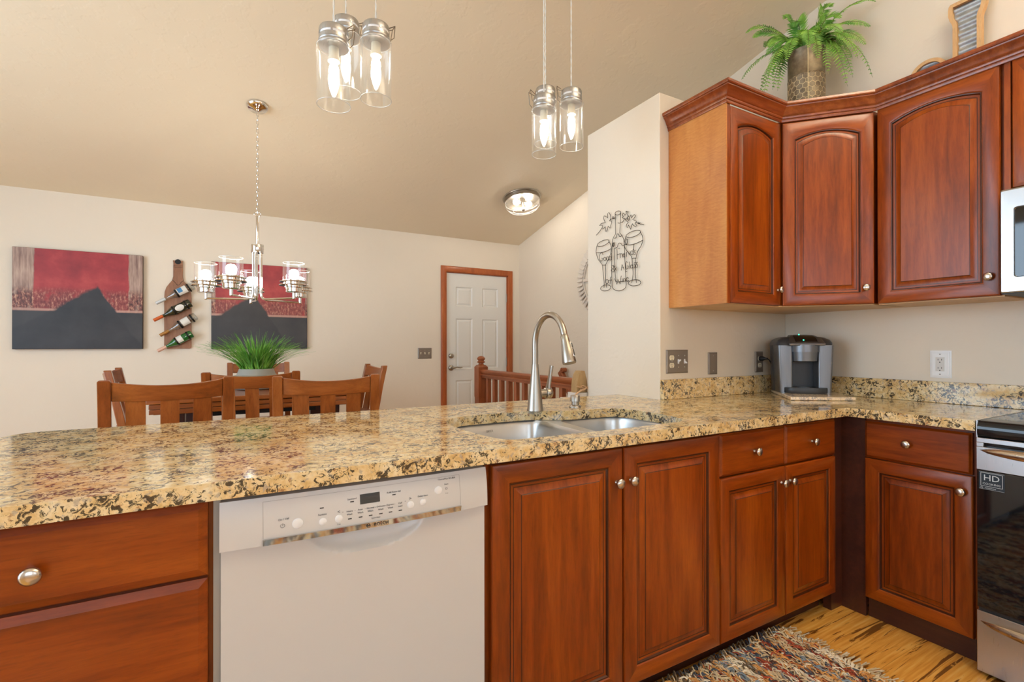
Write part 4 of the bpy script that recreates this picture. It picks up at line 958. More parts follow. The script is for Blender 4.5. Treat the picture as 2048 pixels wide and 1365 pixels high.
nv = Vector((-.027,-1,0)).normalized(); rv = Vector((1,-.027,0)).normalized(); RA = .29
for k in range(5):
    th = math.radians(-28+72*k); dv = rv*math.sin(th) + nv*math.cos(th)
    P = [dv*.026+Vector((0,0,1.795)), dv*.026+Vector((0,0,1.65)), dv*.026+Vector((0,0,1.53)), dv*.030+Vector((0,0,1.508)), dv*.042+Vector((0,0,1.495)), dv*.062+Vector((0,0,1.490)), dv*.18+Vector((0,0,1.490)), dv*RA+Vector((0,0,1.490))]
    obj('arm', MB().tube(P, .0062, 10), M_CHROME, ch, smooth=60)
    c0 = dv*RA; c3 = (c0.x, c0.y, 0)
    cu = MB().lathe([(.007,1.482),(.010,1.487),(.010,1.522),(.040,1.524),(.046,1.528),(.046,1.552),(.052,1.556),(.052,1.565),(.084,1.566),(.086,1.569),(.084,1.572),(.060,1.573),(.060,1.586),(.080,1.587),(.082,1.590),(.080,1.593),(.064,1.594),(.064,1.600),(.0,1.600)], 36, c3)
    cup = obj('cup', cu, M_CHROME, ch, smooth=30)
    gg = obj('glass_shade', MB().lathe([(.0635,1.601),(.0635,1.708),(.0610,1.708),(.0610,1.601)], 40, c3, cap0=False, cap1=False), M_GLASS_CH, ch, smooth=40)
    obj('glass_rim', MB().tube([(c0.x+.0622*math.cos(2*PI*i/40), c0.y+.0622*math.sin(2*PI*i/40), 1.708) for i in range(40)], .0013, 6, closed=True), M_RIM, gg, smooth=60)
    obj('bulb', MB().lathe([(.013,1.601),(.013,1.606),(.022,1.616),(.0285,1.632),(.029,1.643),(.025,1.658),(.015,1.667),(.0,1.670)], 20, c3), M_BULB_CH, ch, smooth=60)

# ------------------------------------------------------------------ flush ceiling light
FX, FY = .045, 2.905
fl = thing('ceiling_light', 'round flush glass ceiling light with two bulbs near the entry door', 'ceiling light', (FX, FY, ceil_z(FY)))
fl.rotation_euler = (tilt, 0, 0)
obj('pan', MB().lathe([(.185,-.0005),(.188,-.004),(.184,-.010),(.172,-.012),(.172,-.042),(.168,-.044),(.168,-.012),(.0,-.012)], 48), M_NICKEL, fl, smooth=30)
g_ = obj('glass_shade', MB().lathe([(.166,-.030),(.166,-.088),(.158,-.098),(.13,-.112),(.08,-.121),(.014,-.124)], 48, cap0=False, cap1=False), M_GLASS_CH, fl, smooth=50)
rm = MB()
for r, z in ((.1665,-.052),(.1665,-.080),(.145,-.108),(.10,-.119)): rm.tube([(r*math.cos(2*PI*i/48), r*math.sin(2*PI*i/48), z) for i in range(48)], .0012, 5, closed=True)
obj('glass_rim', rm, M_RIM, g_, smooth=60)
obj('finial', MB().lathe([(.005,-.012),(.005,-.118),(.016,-.1245),(.014,-.132),(.006,-.140),(.0,-.142)], 20), M_NICKEL, fl, smooth=50)
obj('socket_bar', MB().box(-.03,-.012,-.05,.03,.012,-.0125), M_NICKEL, fl)
for sx in (-1, 1):
    obj('bulb', MB().lathe([(.012,sx*.031),(.013,sx*.045),(.024,sx*.058),(.028,sx*.072),(.024,sx*.088),(.012,sx*.098),(.0,sx*.101)], 20, (0,0,-.055), axis='x'), M_BULB_FL, fl, smooth=60)

# ------------------------------------------------------------------ canvases (plain abstract stand-ins of the same size and colours)
def canvas_mat(name, figx, tall):
    m = Mat(name); v = m.coord(); s_ = m.node('ShaderNodeSeparateXYZ', i={0: v}); x, z = s_.outputs[0], s_.outputs[2]
    wob = m.noise(v, 6, 4, .6); wx = m.math('ADD', x, m.math('MULTIPLY', m.math('SUBTRACT', wob, .5), .03)); wz = m.math('ADD', z, m.math('MULTIPLY', m.math('SUBTRACT', wob, .5), .02))
    def step(val, edge, soft=.004): return m.ramp(m.math('ADD', m.math('MULTIPLY', m.math('SUBTRACT', val, edge), .5/soft), .5), [(0,0),(1,1)])
    tone = m.noise(v, 5, 4, .6)
    red = m.ramp(tone, [(.3, srgb(128,34,44)), (.55, srgb(160,48,54)), (.75, srgb(186,74,70))])
    beige = m.ramp(m.noise(m.coord((14,1,1.5)), 3, 3, .6), [(.3, srgb(112,84,78)), (.6, srgb(176,150,136)), (.8, srgb(206,186,168))])
    cols = m.math('MAXIMUM', m.math('SUBTRACT', 1.0, step(wx, tall[0])), step(wx, tall[1]))
    c = m.mix(cols, red, beige)
    dab = m.ramp(m.noise(m.coord((30,1,13)), 2.4, 3, .6), [(.36, srgb(62,34,38)), (.52, srgb(126,74,66)), (.68, srgb(206,160,132))])
    band = m.math('MULTIPLY', m.math('SUBTRACT', 1.0, step(wz, tall[2], .03)), step(m.noise(m.coord((6,1,5)), 3, 3), .38, .06))
    band = m.math('MULTIPLY', band, m.math('ADD', .65, m.math('MULTIPLY', cols, .35)))
    c = m.mix(band, c, dab)
    drk = m.ramp(m.noise(v, 4, 3), [(.3, srgb(34,38,46)), (.7, srgb(62,60,62))])
    low = m.math('SUBTRACT', 1.0, step(z, .300, .006)); c = m.mix(low, c, drk)
    line = m.math('MULTIPLY', step(z, .298, .004), m.math('SUBTRACT', 1.0, step(z, .316, .004))); c = m.mix(m.math('MULTIPLY', line, .8), c, srgb(190,150,136))
    # a dark wedge rising out of the lower field, long slope to the left
    dx = m.math('SUBTRACT', wx, figx)
    hgt = m.math('SUBTRACT', .54, m.math('MAXIMUM', m.math('MULTIPLY', dx, 1.7), m.math('MULTIPLY', dx, -.70)))
    e = m.math('SUBTRACT', hgt, m.math('ADD', wz, m.math('MULTIPLY', m.noise(v, 9, 3), .08)))
    c = m.mix(step(e, 0.0, .012), c, m.ramp(tone, [(.3, srgb(30,32,38)), (.7, srgb(50,50,55))]))
    m.set(Base_Color=c, Roughness=.5); m.bump(m.noise(m.coord(), 300, 2), .1, .0005); return m.m
M_SIDE = plain('canvas_edge', srgb(74,56,52), .7)
def canvas(x0, x1, z0, z1, label, mat):
    mb = MB().box(x0, 0, 0, x1, .037, z1-z0, 1); mb.m[2] = 0
    W_ = x1-x0; mb.v = [(vx-x0, vy, vz) for vx, vy, vz in mb.v]
    o = obj('canvas_painting', mb, [mat, M_SIDE], None, (x0, YD-.0385, z0), bevel=.003); tag(o, label, 'painting', 'canvas paintings on the dining wall'); return o
canvas(-3.838, -3.046, 1.167, 1.945, 'large red and dark canvas painting at the far left of the dining wall', canvas_mat('canvas_left', .50, (.12,.70,.46)))
canvas(-2.560, -1.775, 1.164, 1.940, 'red and dark canvas painting behind the chandelier and the grass plant', canvas_mat('canvas_right', .34, (.03,.77,.44)))

# ------------------------------------------------------------------ bottle shaped rack and its bottles
rk = thing('bottle_rack', 'bottle-shaped wooden wall rack holding four bottles between the paintings', 'bottle rack', (-2.805, YD-.0005, 1.169))
half = [(.082,0),(.092,.004),(.097,.016),(.097,.44),(.094,.485),(.082,.525),(.060,.560),(.042,.585),(.034,.62),(.033,.745),(.036,.752),(.036,.758)]
ol = [(x, z) for x, z in half] + [(-x, z) for x, z in reversed(half)]
obj('board', MB().prism(ol, -.020, 0, 'y'), M_RACK, rk, bevel=.002)
gr = MB()
for z in (.700, .712, .740): gr.tube([(-.0335, -.0204, z+.003), (0, -.0204, z-.002), (.0335, -.0204, z+.003)], .0012, 5)
gr.lathe([(.022,-.0004),(.022,.0014)], 20, (0, -.020, .748), axis='y')
gr.tube(spline([(-.042,-.0204,.590),(-.03,-.0204,.578),(-.018,-.0204,.566),(-.006,-.0204,.548),(.010,-.0204,.550),(.022,-.0204,.572),(.040,-.0204,.588)]), .0015, 5)
obj('burned_line', gr, M_BLACKMETAL, rk)
BOT = [('clear', -2.952, 1.550, -2.691, 1.713, M_BC, 'clear bottle with a blue and white label, topmost in the wooden wall rack', srgb(206,212,214)),
       ('dark', -2.968, 1.406, -2.709, 1.565, M_BD, 'dark olive bottle with an oval white label and orange neck, second in the wall rack', srgb(206,98,40)),
       ('clear', -2.925, 1.280, -2.670, 1.452, M_BC, 'clear bottle with gold neck, third down in the wooden wall rack', srgb(168,120,60)),
       ('green', -2.941, 1.149, -2.698, 1.299, M_BG, 'green glass bottle with a pale pink neck, lowest in the wooden wall rack', srgb(226,182,160))]
st_ = MB()
for k, (kind, x0, z0, x1, z1, gm, lab, neck) in enumerate(BOT):
    a = math.atan2(z1-z0, x1-x0); Ln = math.hypot(x1-x0, z1-z0)
    b_ = thing('bottle', lab, 'bottle', (x0, YD-.0625, z0)); b_.rotation_euler = (0, -a, 0); b_['group'] = 'bottles in the wall rack'
    R = .0345 if kind != 'dark' else .0375
    prof = [(.0,.0),(.0125,.0005),(.0130,.012),(.0122,.018),(.0125,Ln*.30),(.018,Ln*.36),(R*.85,Ln*.46),(R,Ln*.52),(R,Ln-.008),(R-.006,Ln-.0005),(.0,Ln-.004)]
    obj('glass', MB().lathe(prof, 28, axis='x'), gm, b_, smooth=60)
    obj('neck_foil', MB().lathe([(.0133,-.0006),(.0138,.02),(.0134,Ln*.24),(.0128,Ln*.245)], 20, axis='x', cap1=False), plain('foil_%s%d' % (kind, k), neck, .4, .2), b_, smooth=50)
    if kind == 'dark':
        ov = MB(); N_ = 16; vs = []
        for i in range(N_+1):
            t_ = PI*i/N_; xx = Ln*.70-.034*math.cos(t_); hh = max(.0005, .027*math.sin(t_))/R
            for k_ in range(9):
                ss = hh*(k_/4-1); vs.append((xx, -(R+.0007)*math.cos(ss), (R+.0007)*math.sin(ss)))
        ov.add(vs, [(a_*9+b2, a_*9+b2+1, a_*9+b2+10, a_*9+b2+9) for a_ in range(N_) for b2 in range(8)])
        obj('label', ov, M_LABELW, b_, smooth=60)
    else:
        lb_ = MB(); vs = []
        lo, hi = (.58,.82) if k == 0 else ((.60,.80) if k == 2 else (.56,.72))
        for i in range(13):
            t_ = math.radians(-80+160*i/12+(25 if k != 3 else 40)); vs += [(Ln*lo, -(R+.0006)*math.cos(t_), (R+.0006)*math.sin(t_)), (Ln*hi, -(R+.0006)*math.cos(t_), (R+.0006)*math.sin(t_))]
        lb_.add(vs, [(2*i, 2*i+1, 2*i+3, 2*i+2) for i in range(12)])
        lo_ = obj('label', lb_, M_LABELW, b_, smooth=60)
        if k == 0:
            vs = [(p[0]*.55+Ln*lo*.45 if i % 2 else p[0]+.006, p[1]*1.008, p[2]*1.008) for i, p in enumerate(vs)]
            obj('label_print', MB().add(vs, [(2*i, 2*i+1, 2*i+3, 2*i+2) for i in range(3, 9)]), plain('label_blue', srgb(70,130,176), .6), lo_, smooth=60)
    ax = Vector((math.cos(a), 0, math.sin(a))); n1 = Vector((0,-1,0)); n2 = Vector((-math.sin(a),0,math.cos(a)))
    for f in (.55, .88):
        c_ = Vector((x0, YD-.0625, z0)) + ax*Ln*f - Vector((-2.805, YD-.0005, 1.169)); L = []
        for i in range(25):
            t_ = 2*PI*i/24; dv = n1*math.cos(t_)+n2*math.sin(t_)
            L.append([c_+dv*(R+.0012)-ax*.006, c_+dv*(R+.0030)-ax*.006, c_+dv*(R+.0030)+ax*.006, c_+dv*(R+.0012)+ax*.006])
        obj('strap', MB().loops(L, cap0=False, cap1=False), M_BLACKMETAL, rk, smooth=40)

# ------------------------------------------------------------------ dining chairs and table (counter height)
def chair(label, x, y, rz):
    """origin on the floor under the back posts, seat towards local +y"""
    t = thing('dining_chair', label, 'chair', (x, y, 0), rz, 'slatted wooden dining chairs')
    W = .445; H = 1.06; SZ = .62; SD = .36
    def backline(z): # y of the post centre line
        return .095 if z < SZ else .095 - .085*((z-SZ)/(H-SZ))**1.15
    for sx in (-1, 1):
        L = []
        for z in (0, .3, SZ-.05, SZ+.05, .72, .82, .92, 1.0, H-.006, H):
            yy = backline(z) + (.03*(1-z/SZ)*-1 if z < SZ else 0); hw = .020 if z < H else .016; hd_ = .019 if z < .9 else .016
            xx = sx*(W/2-.020)
            L.append([(xx-hw,yy-hd_,z),(xx+hw,yy-hd_,z),(xx+hw,yy+hd_,z),(xx-hw,yy+hd_,z)])
        obj('back_post', MB().loops(L), CHAIR['Z'], t, smooth=0, bevel=.003)
        obj('front_leg', MB().loops([[(sx*.19-h_,SD+.06-h_,z),(sx*.19+h_,SD+.06-h_,z),(sx*.19+h_,SD+.06+h_,z),(sx*.19-h_,SD+.06+h_,z)] for z, h_ in ((0,.016),(SZ-.03,.021))]), CHAIR['Z'], t, bevel=.003)
    def bow(x): return -.040*(1-(x/(W/2-.04))**2)
    def bar(z0, z1, dip0, dip1, th=.020):
        L = []
        for i in range(17):
            xx = -(W/2-.0405)+2*(W/2-.0405)*i/16; q = 1-(xx/(W/2-.04))**2
            zz0, zz1 = z0-dip0*q, z1-dip1*q; yy = bow(xx)
            y0_, y1_ = backline(zz0)+yy, backline(zz1)+yy
            L.append([(xx,y0_-th/2,zz0),(xx,y0_+th/2,zz0),(xx,y1_+th/2,zz1),(xx,y1_-th/2,zz1)])
        return MB().loops(L)
    obj('top_rail', bar(.978, 1.052, .003, .016), CHAIR['X'], t, smooth=30, bevel=.002)
    obj('lower_rail', bar(.705, .745, 0, 0, .018), CHAIR['X'], t, smooth=30, bevel=.002)
    for xx in (-.108, 0, .108):
        L = []
        for k in range(7):
            z = .742+(.979-.742)*k/6; hw = .031; yc = backline(z)
            L.append([(xx-hw,yc+bow(xx-hw)-.006,z),(xx+hw,yc+bow(xx+hw)-.006,z),(xx+hw,yc+bow(xx+hw)+.006,z),(xx-hw,yc+bow(xx-hw)+.006,z)])
        obj('slat', MB().loops(L), CHAIR['Z'], t, smooth=40)
    obj('seat', MB().loops([rrect(-W/2+.004, W/2-.004, .118, SD+.082, .025, z) for z in (SZ-.012, SZ+.010, SZ+.016)]), CHAIR['Y'], t, smooth=30)
    ap = MB().box(-.172,.115,SZ-.075,.172,.132,SZ-.013).box(-.172,SD+.055,SZ-.075,.172,SD+.072,SZ-.013).box(-.198,.117,SZ-.075,-.182,SD+.04,SZ-.013).box(.182,.117,SZ-.075,.198,SD+.04,SZ-.013)
    obj('apron', ap, CHAIR['X'], t)
    obj('footrest', MB().box(-.172,SD+.052,.20,.172,SD+.070,.235), CHAIR['X'], t)
    obj('stretcher', MB().box(-.196,.10,.27,-.180,SD+.045,.30), CHAIR['Y'], t); obj('stretcher', MB().box(.180,.10,.27,.196,SD+.045,.30), CHAIR['Y'], t)
    return t
chair('slatted wooden dining chair with its back to the counter, left of the near pair', -2.580, 1.205, .12)
chair('slatted wooden dining chair with its back to the counter, right of the near pair', -1.998, 1.125, -.14)
chair('slatted wooden dining chair tucked under the near side of the dining table', -2.283, 1.640, -.10)
chair('slatted wooden dining chair on the far side of the table, behind the grass plant', -2.205, 3.270, PI)
chair('slatted wooden dining chair at the left end of the table', -2.975, 2.360, -PI/2+.06)
chair('slatted wooden dining chair at the right end of the table', -1.505, 2.260, PI/2+.04)
tb = thing('dining_table', 'square counter-height wooden dining table under the chandelier', 'table', (-2.24, 2.42, 0))
TX, TY = .52, .49
obj('tabletop', MB().box(-TX,-TY,.888,TX,TY,.914), CHAIR['X'], tb, bevel=.005)
ap = MB()
for k, (z0_, z1_, ins_) in enumerate(((.861,.8845,.012),(.834,.858,.013))): ap.box(-TX+ins_,-TY+ins_,z0_,TX-ins_,TY-ins_,z1_)
ap.box(-TX+.03,-TY+.03,.830,TX-.03,TY-.03,.886)
obj('apron', ap, CHAIR['X'], tb, bevel=.002)
obj('under_frame', MB().box(-.30,-.44,.806,.30,.44,.8295), M_BLACKMETAL, tb)
for sx in (-1,1):
    for sy in (-1,1): obj('leg', MB().loops([[(sx*.40-h_,sy*.37-h_,z),(sx*.40+h_,sy*.37-h_,z),(sx*.40+h_,sy*.37+h_,z),(sx*.40-h_,sy*.37+h_,z)] for z, h_ in ((0,.03),(.8295,.042))]), M_DARKWOOD, tb, bevel=.003)
# grass in its bowl
gp = thing('potted_grass', 'bright green tufted grass plant in a grey bowl on the dining table', 'plant', (-2.245, 2.39, .9145))
obj('pot', MB().lathe([(.085,.0),(.118,.004),(.142,.05),(.140,.085),(.118,.089),(.112,.094),(.100,.128),(.097,.130),(.090,.125),(.088,.11),(.0,.11)], 36), M_POTWHITE, gp, smooth=40)
gb = MB(); rg = random.Random(5)
for i in range(380):
    a = rg.uniform(0, 2*PI); r0 = .082*math.sqrt(rg.random()); sp_ = rg.random()
    out = r0/.082*rg.uniform(.10,.30)*1.05+rg.uniform(0,.05); hgt = rg.uniform(.20,.31)*(1-.25*(out/.35)); a2 = a+rg.uniform(-.5,.5)
    p = Vector((r0*math.cos(a), r0*math.sin(a), .10)); dv = Vector((math.cos(a2), math.sin(a2), 0)); side = Vector((-dv.y, dv.x, 0)); wv = rg.uniform(.0026,.0050); L = []
    tw = rg.uniform(-.8,.8)
    for k in range(6):
        t_ = k/5; q = p + dv*out*t_**1.5 + Vector((0,0,hgt*(t_-.28*out/.3*t_**3)))
        s2 = (side*math.cos(tw)+dv*math.sin(tw))*wv*(1-t_**2.2+.03)
        L.append([q-s2, q+Vector((0,0,.0006))-dv*.0008, q+s2])
    n0 = len(gb.v); gb.add([v for l in L for v in l], [(3*k+j, 3*k+j+1, 3*k+j+4, 3*k+j+3) for k in range(5) for j in range(2)])
obj('grass_blades', gb, M_GRASS, gp, smooth=60)

# ------------------------------------------------------------------ stair railing
XRL = -.435
rl = thing('stair_railing', 'reddish wood stair railing with square balusters beside the entry door', 'railing', (XRL, 2.82, 0))
nw = MB()
nw.box(-.043,-.043,0,.043,.043,.72); nw.loops([[(-h_,-h_,z),(h_,-h_,z),(h_,h_,z),(-h_,h_,z)] for z, h_ in ((.72,.043),(.735,.046),(.76,.046),(1.0,.046),(1.018,.030))])
nw.lathe([(.030,1.018),(.022,1.026),(.022,1.034),(.036,1.040),(.038,1.046),(.026,1.054),(.026,1.058),(.036,1.068),(.037,1.078),(.028,1.090),(.012,1.098),(.0,1.099)], 24)
obj('newel_post', nw, RAIL['Z'], rl, smooth=35)
rp = [(-.030,.0),(.030,.0),(.030,.012),(.022,.016),(.030,.030),(.031,.042),(.022,.052),(0,.055),(-.022,.052),(-.031,.042),(-.030,.030),(-.022,.016),(-.030,.012)]
rp2 = [(-.017,-.020)]+[(.017,-.020),(.017,0)]+rp[1:]+[rp[0],(-.017,0)]
L = [[(x, y, z+.925) for x, z in rp2] for y in (-.046, -1.42)]
obj('handrail', MB().loops(L), RAIL['Y'], rl, smooth=40)
obj('bottom_rail', MB().box(-.025,-1.42,.075,.025,-.046,.105), RAIL['Y'], rl)
for k in range(11):
    yy = -.150-.1245*k
    if yy < -1.40: break
    obj('baluster', MB().box(-.0175,yy-.0175,.1055,.0175,yy+.0175,.905), RAIL['Z'], rl, bevel=.002)
# wall mounted handrail going down the stairs
wr = thing('wall_handrail', 'sloping dark wood stair handrail with a rolled end, against the right wall', 'handrail', (XB-.06, 2.96, .925))
prof = [(-.020,-.030),(.020,-.030),(.026,-.012),(.020,.004),(.026,.020),(.014,.034),(-.014,.034),(-.026,.020),(-.020,.004),(-.026,-.012)]
dn = Vector((0,-.62,-.78)).normalized(); upv = Vector((0,-.78,.62)); L = []
for s_ in (0, .9): L.append([Vector((x,0,0)) + dn*s_ + upv*z for x, z in prof])
obj('rail', MB().loops(L), RAIL['Y'], wr, smooth=40)
obj('scroll', MB().lathe([(.024,-.026),(.024,.026)], 24, (0,-.050,.018), axis='x').lathe([(.010,-.031),(.010,.031)], 16, (0,-.050,.018), axis='x'), RAIL['Y'], wr, smooth=40)
obj('bracket', MB().tube([(.0,-.30,-.42),(.0,-.30,-.46),(.0585,-.30,-.46)], .007, 8), M_NICKEL, wr)

# tapered wooden ornament with a paper bow
wo = thing('wooden_ornament', 'tan tapered wooden block ornament with a paper bow on the low wall by the railing', 'ornament', (-.487, 1.285, .8625))
obj('base', MB().loops([rrect(-.065,.055,-.05,.05,.01,z) for z in (.0005,.034,.038)]), M_WHITEWOOD, wo, smooth=30)
L = []
for z, hx in ((.0385,.047),(.085,.046),(.12,.041),(.150,.030),(.1720,.014)): L.append([(-hx,-.030,z),(hx*.45,-.036,z),(hx,-.012,z),(hx,.03,z),(-hx,.03,z)])
obj('block', MB().loops(L), M_PALE, wo, smooth=15)
rb = MB(); M_RAF = plain('kraft_paper', srgb(206,164,122), .8)
for P in ([(-.005,-.044,.066),(-.04,-.062,.056),(-.075,-.06,.035),(-.095,-.055,.012)], [(-.005,-.044,.066),(-.05,-.064,.074),(-.072,-.062,.082)], [(-.005,-.044,.066),(.03,-.058,.060),(.055,-.054,.046)], [(-.005,-.044,.066),(.03,-.060,.075),(.05,-.05,.050)], [(-.03,-.04,.07),(-.02,-.052,.082),(.0,-.054,.070),(-.02,-.05,.056),(-.034,-.044,.06)]):
    rb.tube(spline(P, 4), .0075, 7, flat=.5)
obj('bow', rb, M_RAF, wo, smooth=60)

# white slatted wheel on the right wall
wh = thing('wall_medallion', 'round whitewashed slatted wall medallion, half hidden by the white partition', 'wall decor', (XB-.0005, 2.386, 1.825))
mb = MB(); NB = 44
for k in range(NB):
    mb.M = Matrix.Rotation(2*PI*k/NB, 4, 'X') @ Matrix.Translation((0,0,.300)) @ Matrix.Rotation(.42, 4, 'Z')
    mb.box(-.022,-.019,-.040,-.014,.019,.040)
mb.M = None
obj('slat', mb, M_WHITEWOOD, wh); wh.children[0]['kind'] = 'stuff'
rg_ = MB()
for r0, r1 in ((.245,.270),(.10,.14)):
    L = []
    for i in range(49):
        a = 2*PI*i/48; L.append([(-.012, r*math.cos(a), r*math.sin(a)) if k else (0, r*math.cos(a), r*math.sin(a)) for r, k in ((r0,0),(r0,1),(r1,1),(r1,0))])
    rg_.loops(L, cap0=False, cap1=False)
obj('ring', rg_, M_WHITEWOOD, wh)
sp_ = MB()
for k in range(8):
    sp_.M = Matrix.Rotation(2*PI*k/8, 4, 'X'); sp_.box(-.016,-.012,.11,-.004,.012,.335)
sp_.M = None; obj('spoke', sp_, M_WHITEWOOD, wh)

# ------------------------------------------------------------------ things on top of the cabinets
FPX, FPY, FPZ = .352, .372, 2.3052
fp = thing('potted_fern', 'green fern in a tall honeycomb-patterned metal pot on top of the corner cabinet', 'plant', (FPX, FPY, FPZ))
RP, HP = .088, .475
pot = obj('pot', MB().lathe([(RP*.96,0),(RP,.004),(RP,.322),(RP+.002,.326),(RP,.330),(RP+.002,.334),(RP,.338),(RP,HP-.004),(RP+.003,HP),(RP-.004,HP),(RP-.004,HP-.03),(.0,HP-.03)], 48), M_POTMETAL, fp, smooth=40)
hx = MB(); hr = .0165; dxh = hr*math.sqrt(3); nh = int(2*PI*RP/dxh); dxh = 2*PI*RP/nh; hr = dxh/math.sqrt(3)
for row in range(13):
    for c_ in range(nh):
        u0 = (c_+(.5 if row % 2 else 0))*dxh; z0 = .014+row*hr*1.5
        pts = []
        for k in range(6):
            a = math.radians(60*k+30); u_ = u0+hr*.97*math.cos(a); zz = z0+hr*.97*math.sin(a); pts.append(((RP+.0006)*math.cos(u_/RP), (RP+.0006)*math.sin(u_/RP), max(.002, zz)))
        hx.tube(pts, .0011, 4, closed=True)
obj('honeycomb', hx, M_POTRIDGE, pot, smooth=60)
obj('pot_seam', MB().tube([((RP+.0005)*math.cos(3.75), (RP+.0005)*math.sin(3.75), .003), ((RP+.0005)*math.cos(3.75), (RP+.0005)*math.sin(3.75), HP-.004)], .0022, 6), M_POTRIDGE, pot)
rg = random.Random(11)
ROOM = Vector((-.74,-.58,.34))
def frond(tip, arch, width=.034, n=26, start=None):
    """a frond from the pot mouth to tip (local), arching up by arch"""
    mb = MB(); tip = Vector(tip); d0 = Vector((tip.x, tip.y, 0)); 
    if d0.length < 1e-3: d0 = Vector((.01,.0,0))
    dn_ = d0.normalized(); p0_ = dn_*.03 + Vector((0,0,HP-.04)); c1_ = dn_*(.04+.10*d0.length) + Vector((0,0,HP+arch)); c2_ = dn_*(d0.length*.80) + Vector((0,0,max(tip.z, HP)*.4+(HP+arch)*.6 if tip.z < HP else tip.z+arch*.45))
    def bz(t): return p0_*(1-t)**3 + c1_*3*t*(1-t)**2 + c2_*3*t*t*(1-t) + tip*t**3
    ax = [bz(i/n) for i in range(n+1)]
    mb.tube(ax, [.0022*(1-i/n)+.0007 for i in range(n+1)], 5, m=1)
    tot = n
    M2 = 34; tw = rg.uniform(.45, .92)
    for i in range(4, M2):
        t = i/M2; p = bz(t); tg = (bz(min(1,t+.02))-bz(t-.02)).normalized(); sd = tg.cross(Vector((0,0,1)))
        if sd.length < .15: sd = tg.cross(dn_)
        sd.normalize(); sf = tg.cross(ROOM).normalized(); sf = sf if sf.dot(sd) > 0 else -sf; kk = tw*min(1, t*1.5); sd = (sd*(1-kk)+sf*kk).normalized(); nn_ = sd.cross(tg).normalized()
        ln = width*2*(math.sin(PI*min(1,(t*.90+.10)))**.6)*(1-.30*t)*rg.uniform(.92,1.06)
        wl_ = (.0056*(1-.40*t)+.0006)*rg.uniform(.9,1.1)
        for s_ in (-1, 1):
            dirl = (sd*s_*.90 + tg*.42 - nn_*rg.uniform(.02,.20)).normalized(); b = p
            a1_ = b - tg*wl_*.5; a2_ = b + tg*wl_*.5; m1 = b+dirl*ln*.5-tg*wl_*.95; m2 = b+dirl*ln*.5+tg*wl_*.75; e_ = b+dirl*ln-nn_*.003
            q1 = b+dirl*ln*.5+nn_*.0022
            mb.add([a1_, m1, e_, m2, a2_, q1], [(0,1,5),(1,2,5),(2,3,5),(3,4,5),(4,0,5)])
    return obj('frond', mb, [M_FERN, M_STEM], fp, smooth=0)
tips = [((.203,.630,3.094),.17),((.221,.599,2.952),.14),((.193,.649,2.728),.12),((.270,.511,2.626),.10),((.260,.530,2.881),.13),((.30,.28,2.686),.13),((.33,.18,2.782),.17),((.452,.189,2.589),.10),((.492,.117,2.566),.10),((.479,.140,2.741),.13),((.489,.124,2.830),.17),((.500,.104,2.950),.20),((.409,.266,3.06),.24),((.240,.566,2.629),.12),((.282,.490,2.614),.09),
        ((.22,.40,2.72),.14),((.20,.50,2.80),.15),((.55,.30,2.80),.15),((.50,.45,2.90),.2),((.40,.58,2.85),.18),((.25,.30,2.74),.16),((.29,.36,2.60),.10),((.42,.20,2.54),.08),((.36,.26,2.62),.11),((.22,.54,2.56),.09),((.47,.20,2.70),.13),((.31,.56,2.90),.2),((.26,.38,2.90),.18),((.42,.15,2.66),.13),((.36,.62,2.95),.2),((.18,.48,2.66),.11),((.40,.22,2.90),.2),((.28,.45,3.02),.2)]
for (x, y, z), a in tips: frond((x-FPX, y-FPY, min(z, 2.99)-FPZ), min(a*.8+.03, .17), .033)

# galvanised letter shapes framed in wood, leaning at the back of the cabinet tops
def letter_sign(outline, label, y, name='wall_letter'):
    t = thing(name, label, 'sign', (.555, y, 2.3052), -PI/2, 'metal and wood decor pieces on the cabinet tops')
    n = len(outline); cx = sum(p[0] for p in outline)/n; ins = []
    for i in range(n):
        a, b, c_ = Vector(outline[i-1]), Vector(outline[i]), Vector(outline[(i+1) % n])
        d1 = (b-a).normalized(); d2 = (c_-b).normalized(); n1 = Vector((-d1.y, d1.x)); n2 = Vector((-d2.y, d2.x)); m = n1+n2
        q = b + m*(.016/max(.3, 1+n1.dot(n2))); ins.append((q.x, q.y))
    fr = MB(); k = n
    vs = [(x, -.030, z) for x, z in outline]+[(x, -.030, z) for x, z in ins]+[(x, 0, z) for x, z in outline]+[(x, 0, z) for x, z in ins]
    fr.add(vs, [f for i in range(n) for f in ((i,(i+1)%n,n+(i+1)%n,n+i), (2*n+i,2*n+(i+1)%n,3*n+(i+1)%n,3*n+i), (i,(i+1)%n,2*n+(i+1)%n,2*n+i), (n+i,n+(i+1)%n,3*n+(i+1)%n,3*n+i))])
    obj('frame', fr, M_FRAMEWOOD, t, smooth=25)
    zmin, zmax = min(p[1] for p in ins), max(p[1] for p in ins)
    N = 120; L = []; 
    def xr(z):
        hit = []
        for i in range(n):
            (x0_, z0_), (x1_, z1_) = ins[i], ins[(i+1) % n]
            if (z0_-z)*(z1_-z) <= 0 and abs(z1_-z0_) > 1e-9: hit.append(x0_+(x1_-x0_)*(z-z0_)/(z1_-z0_))
        return min(hit)-.001, max(hit)+.001
    for i in range(N+1):
        z = zmin+.0005+(zmax-zmin-.001)*i/N; a, b = xr(z); yy = -.012+.005*math.sin(z*2*PI/.040)
        L.append([(a, yy, z), (b, yy, z), (b, yy+.003, z), (a, yy+.003, z)])
    obj('corrugated_panel', MB().loops(L), M_GALV, t, smooth=60)
    return t
g = [(.050,0),(.050,.352),(.053,.366),(.060,.382),(.0655,.405),(.0660,.432),(.0640,.448),(.058,.457)]
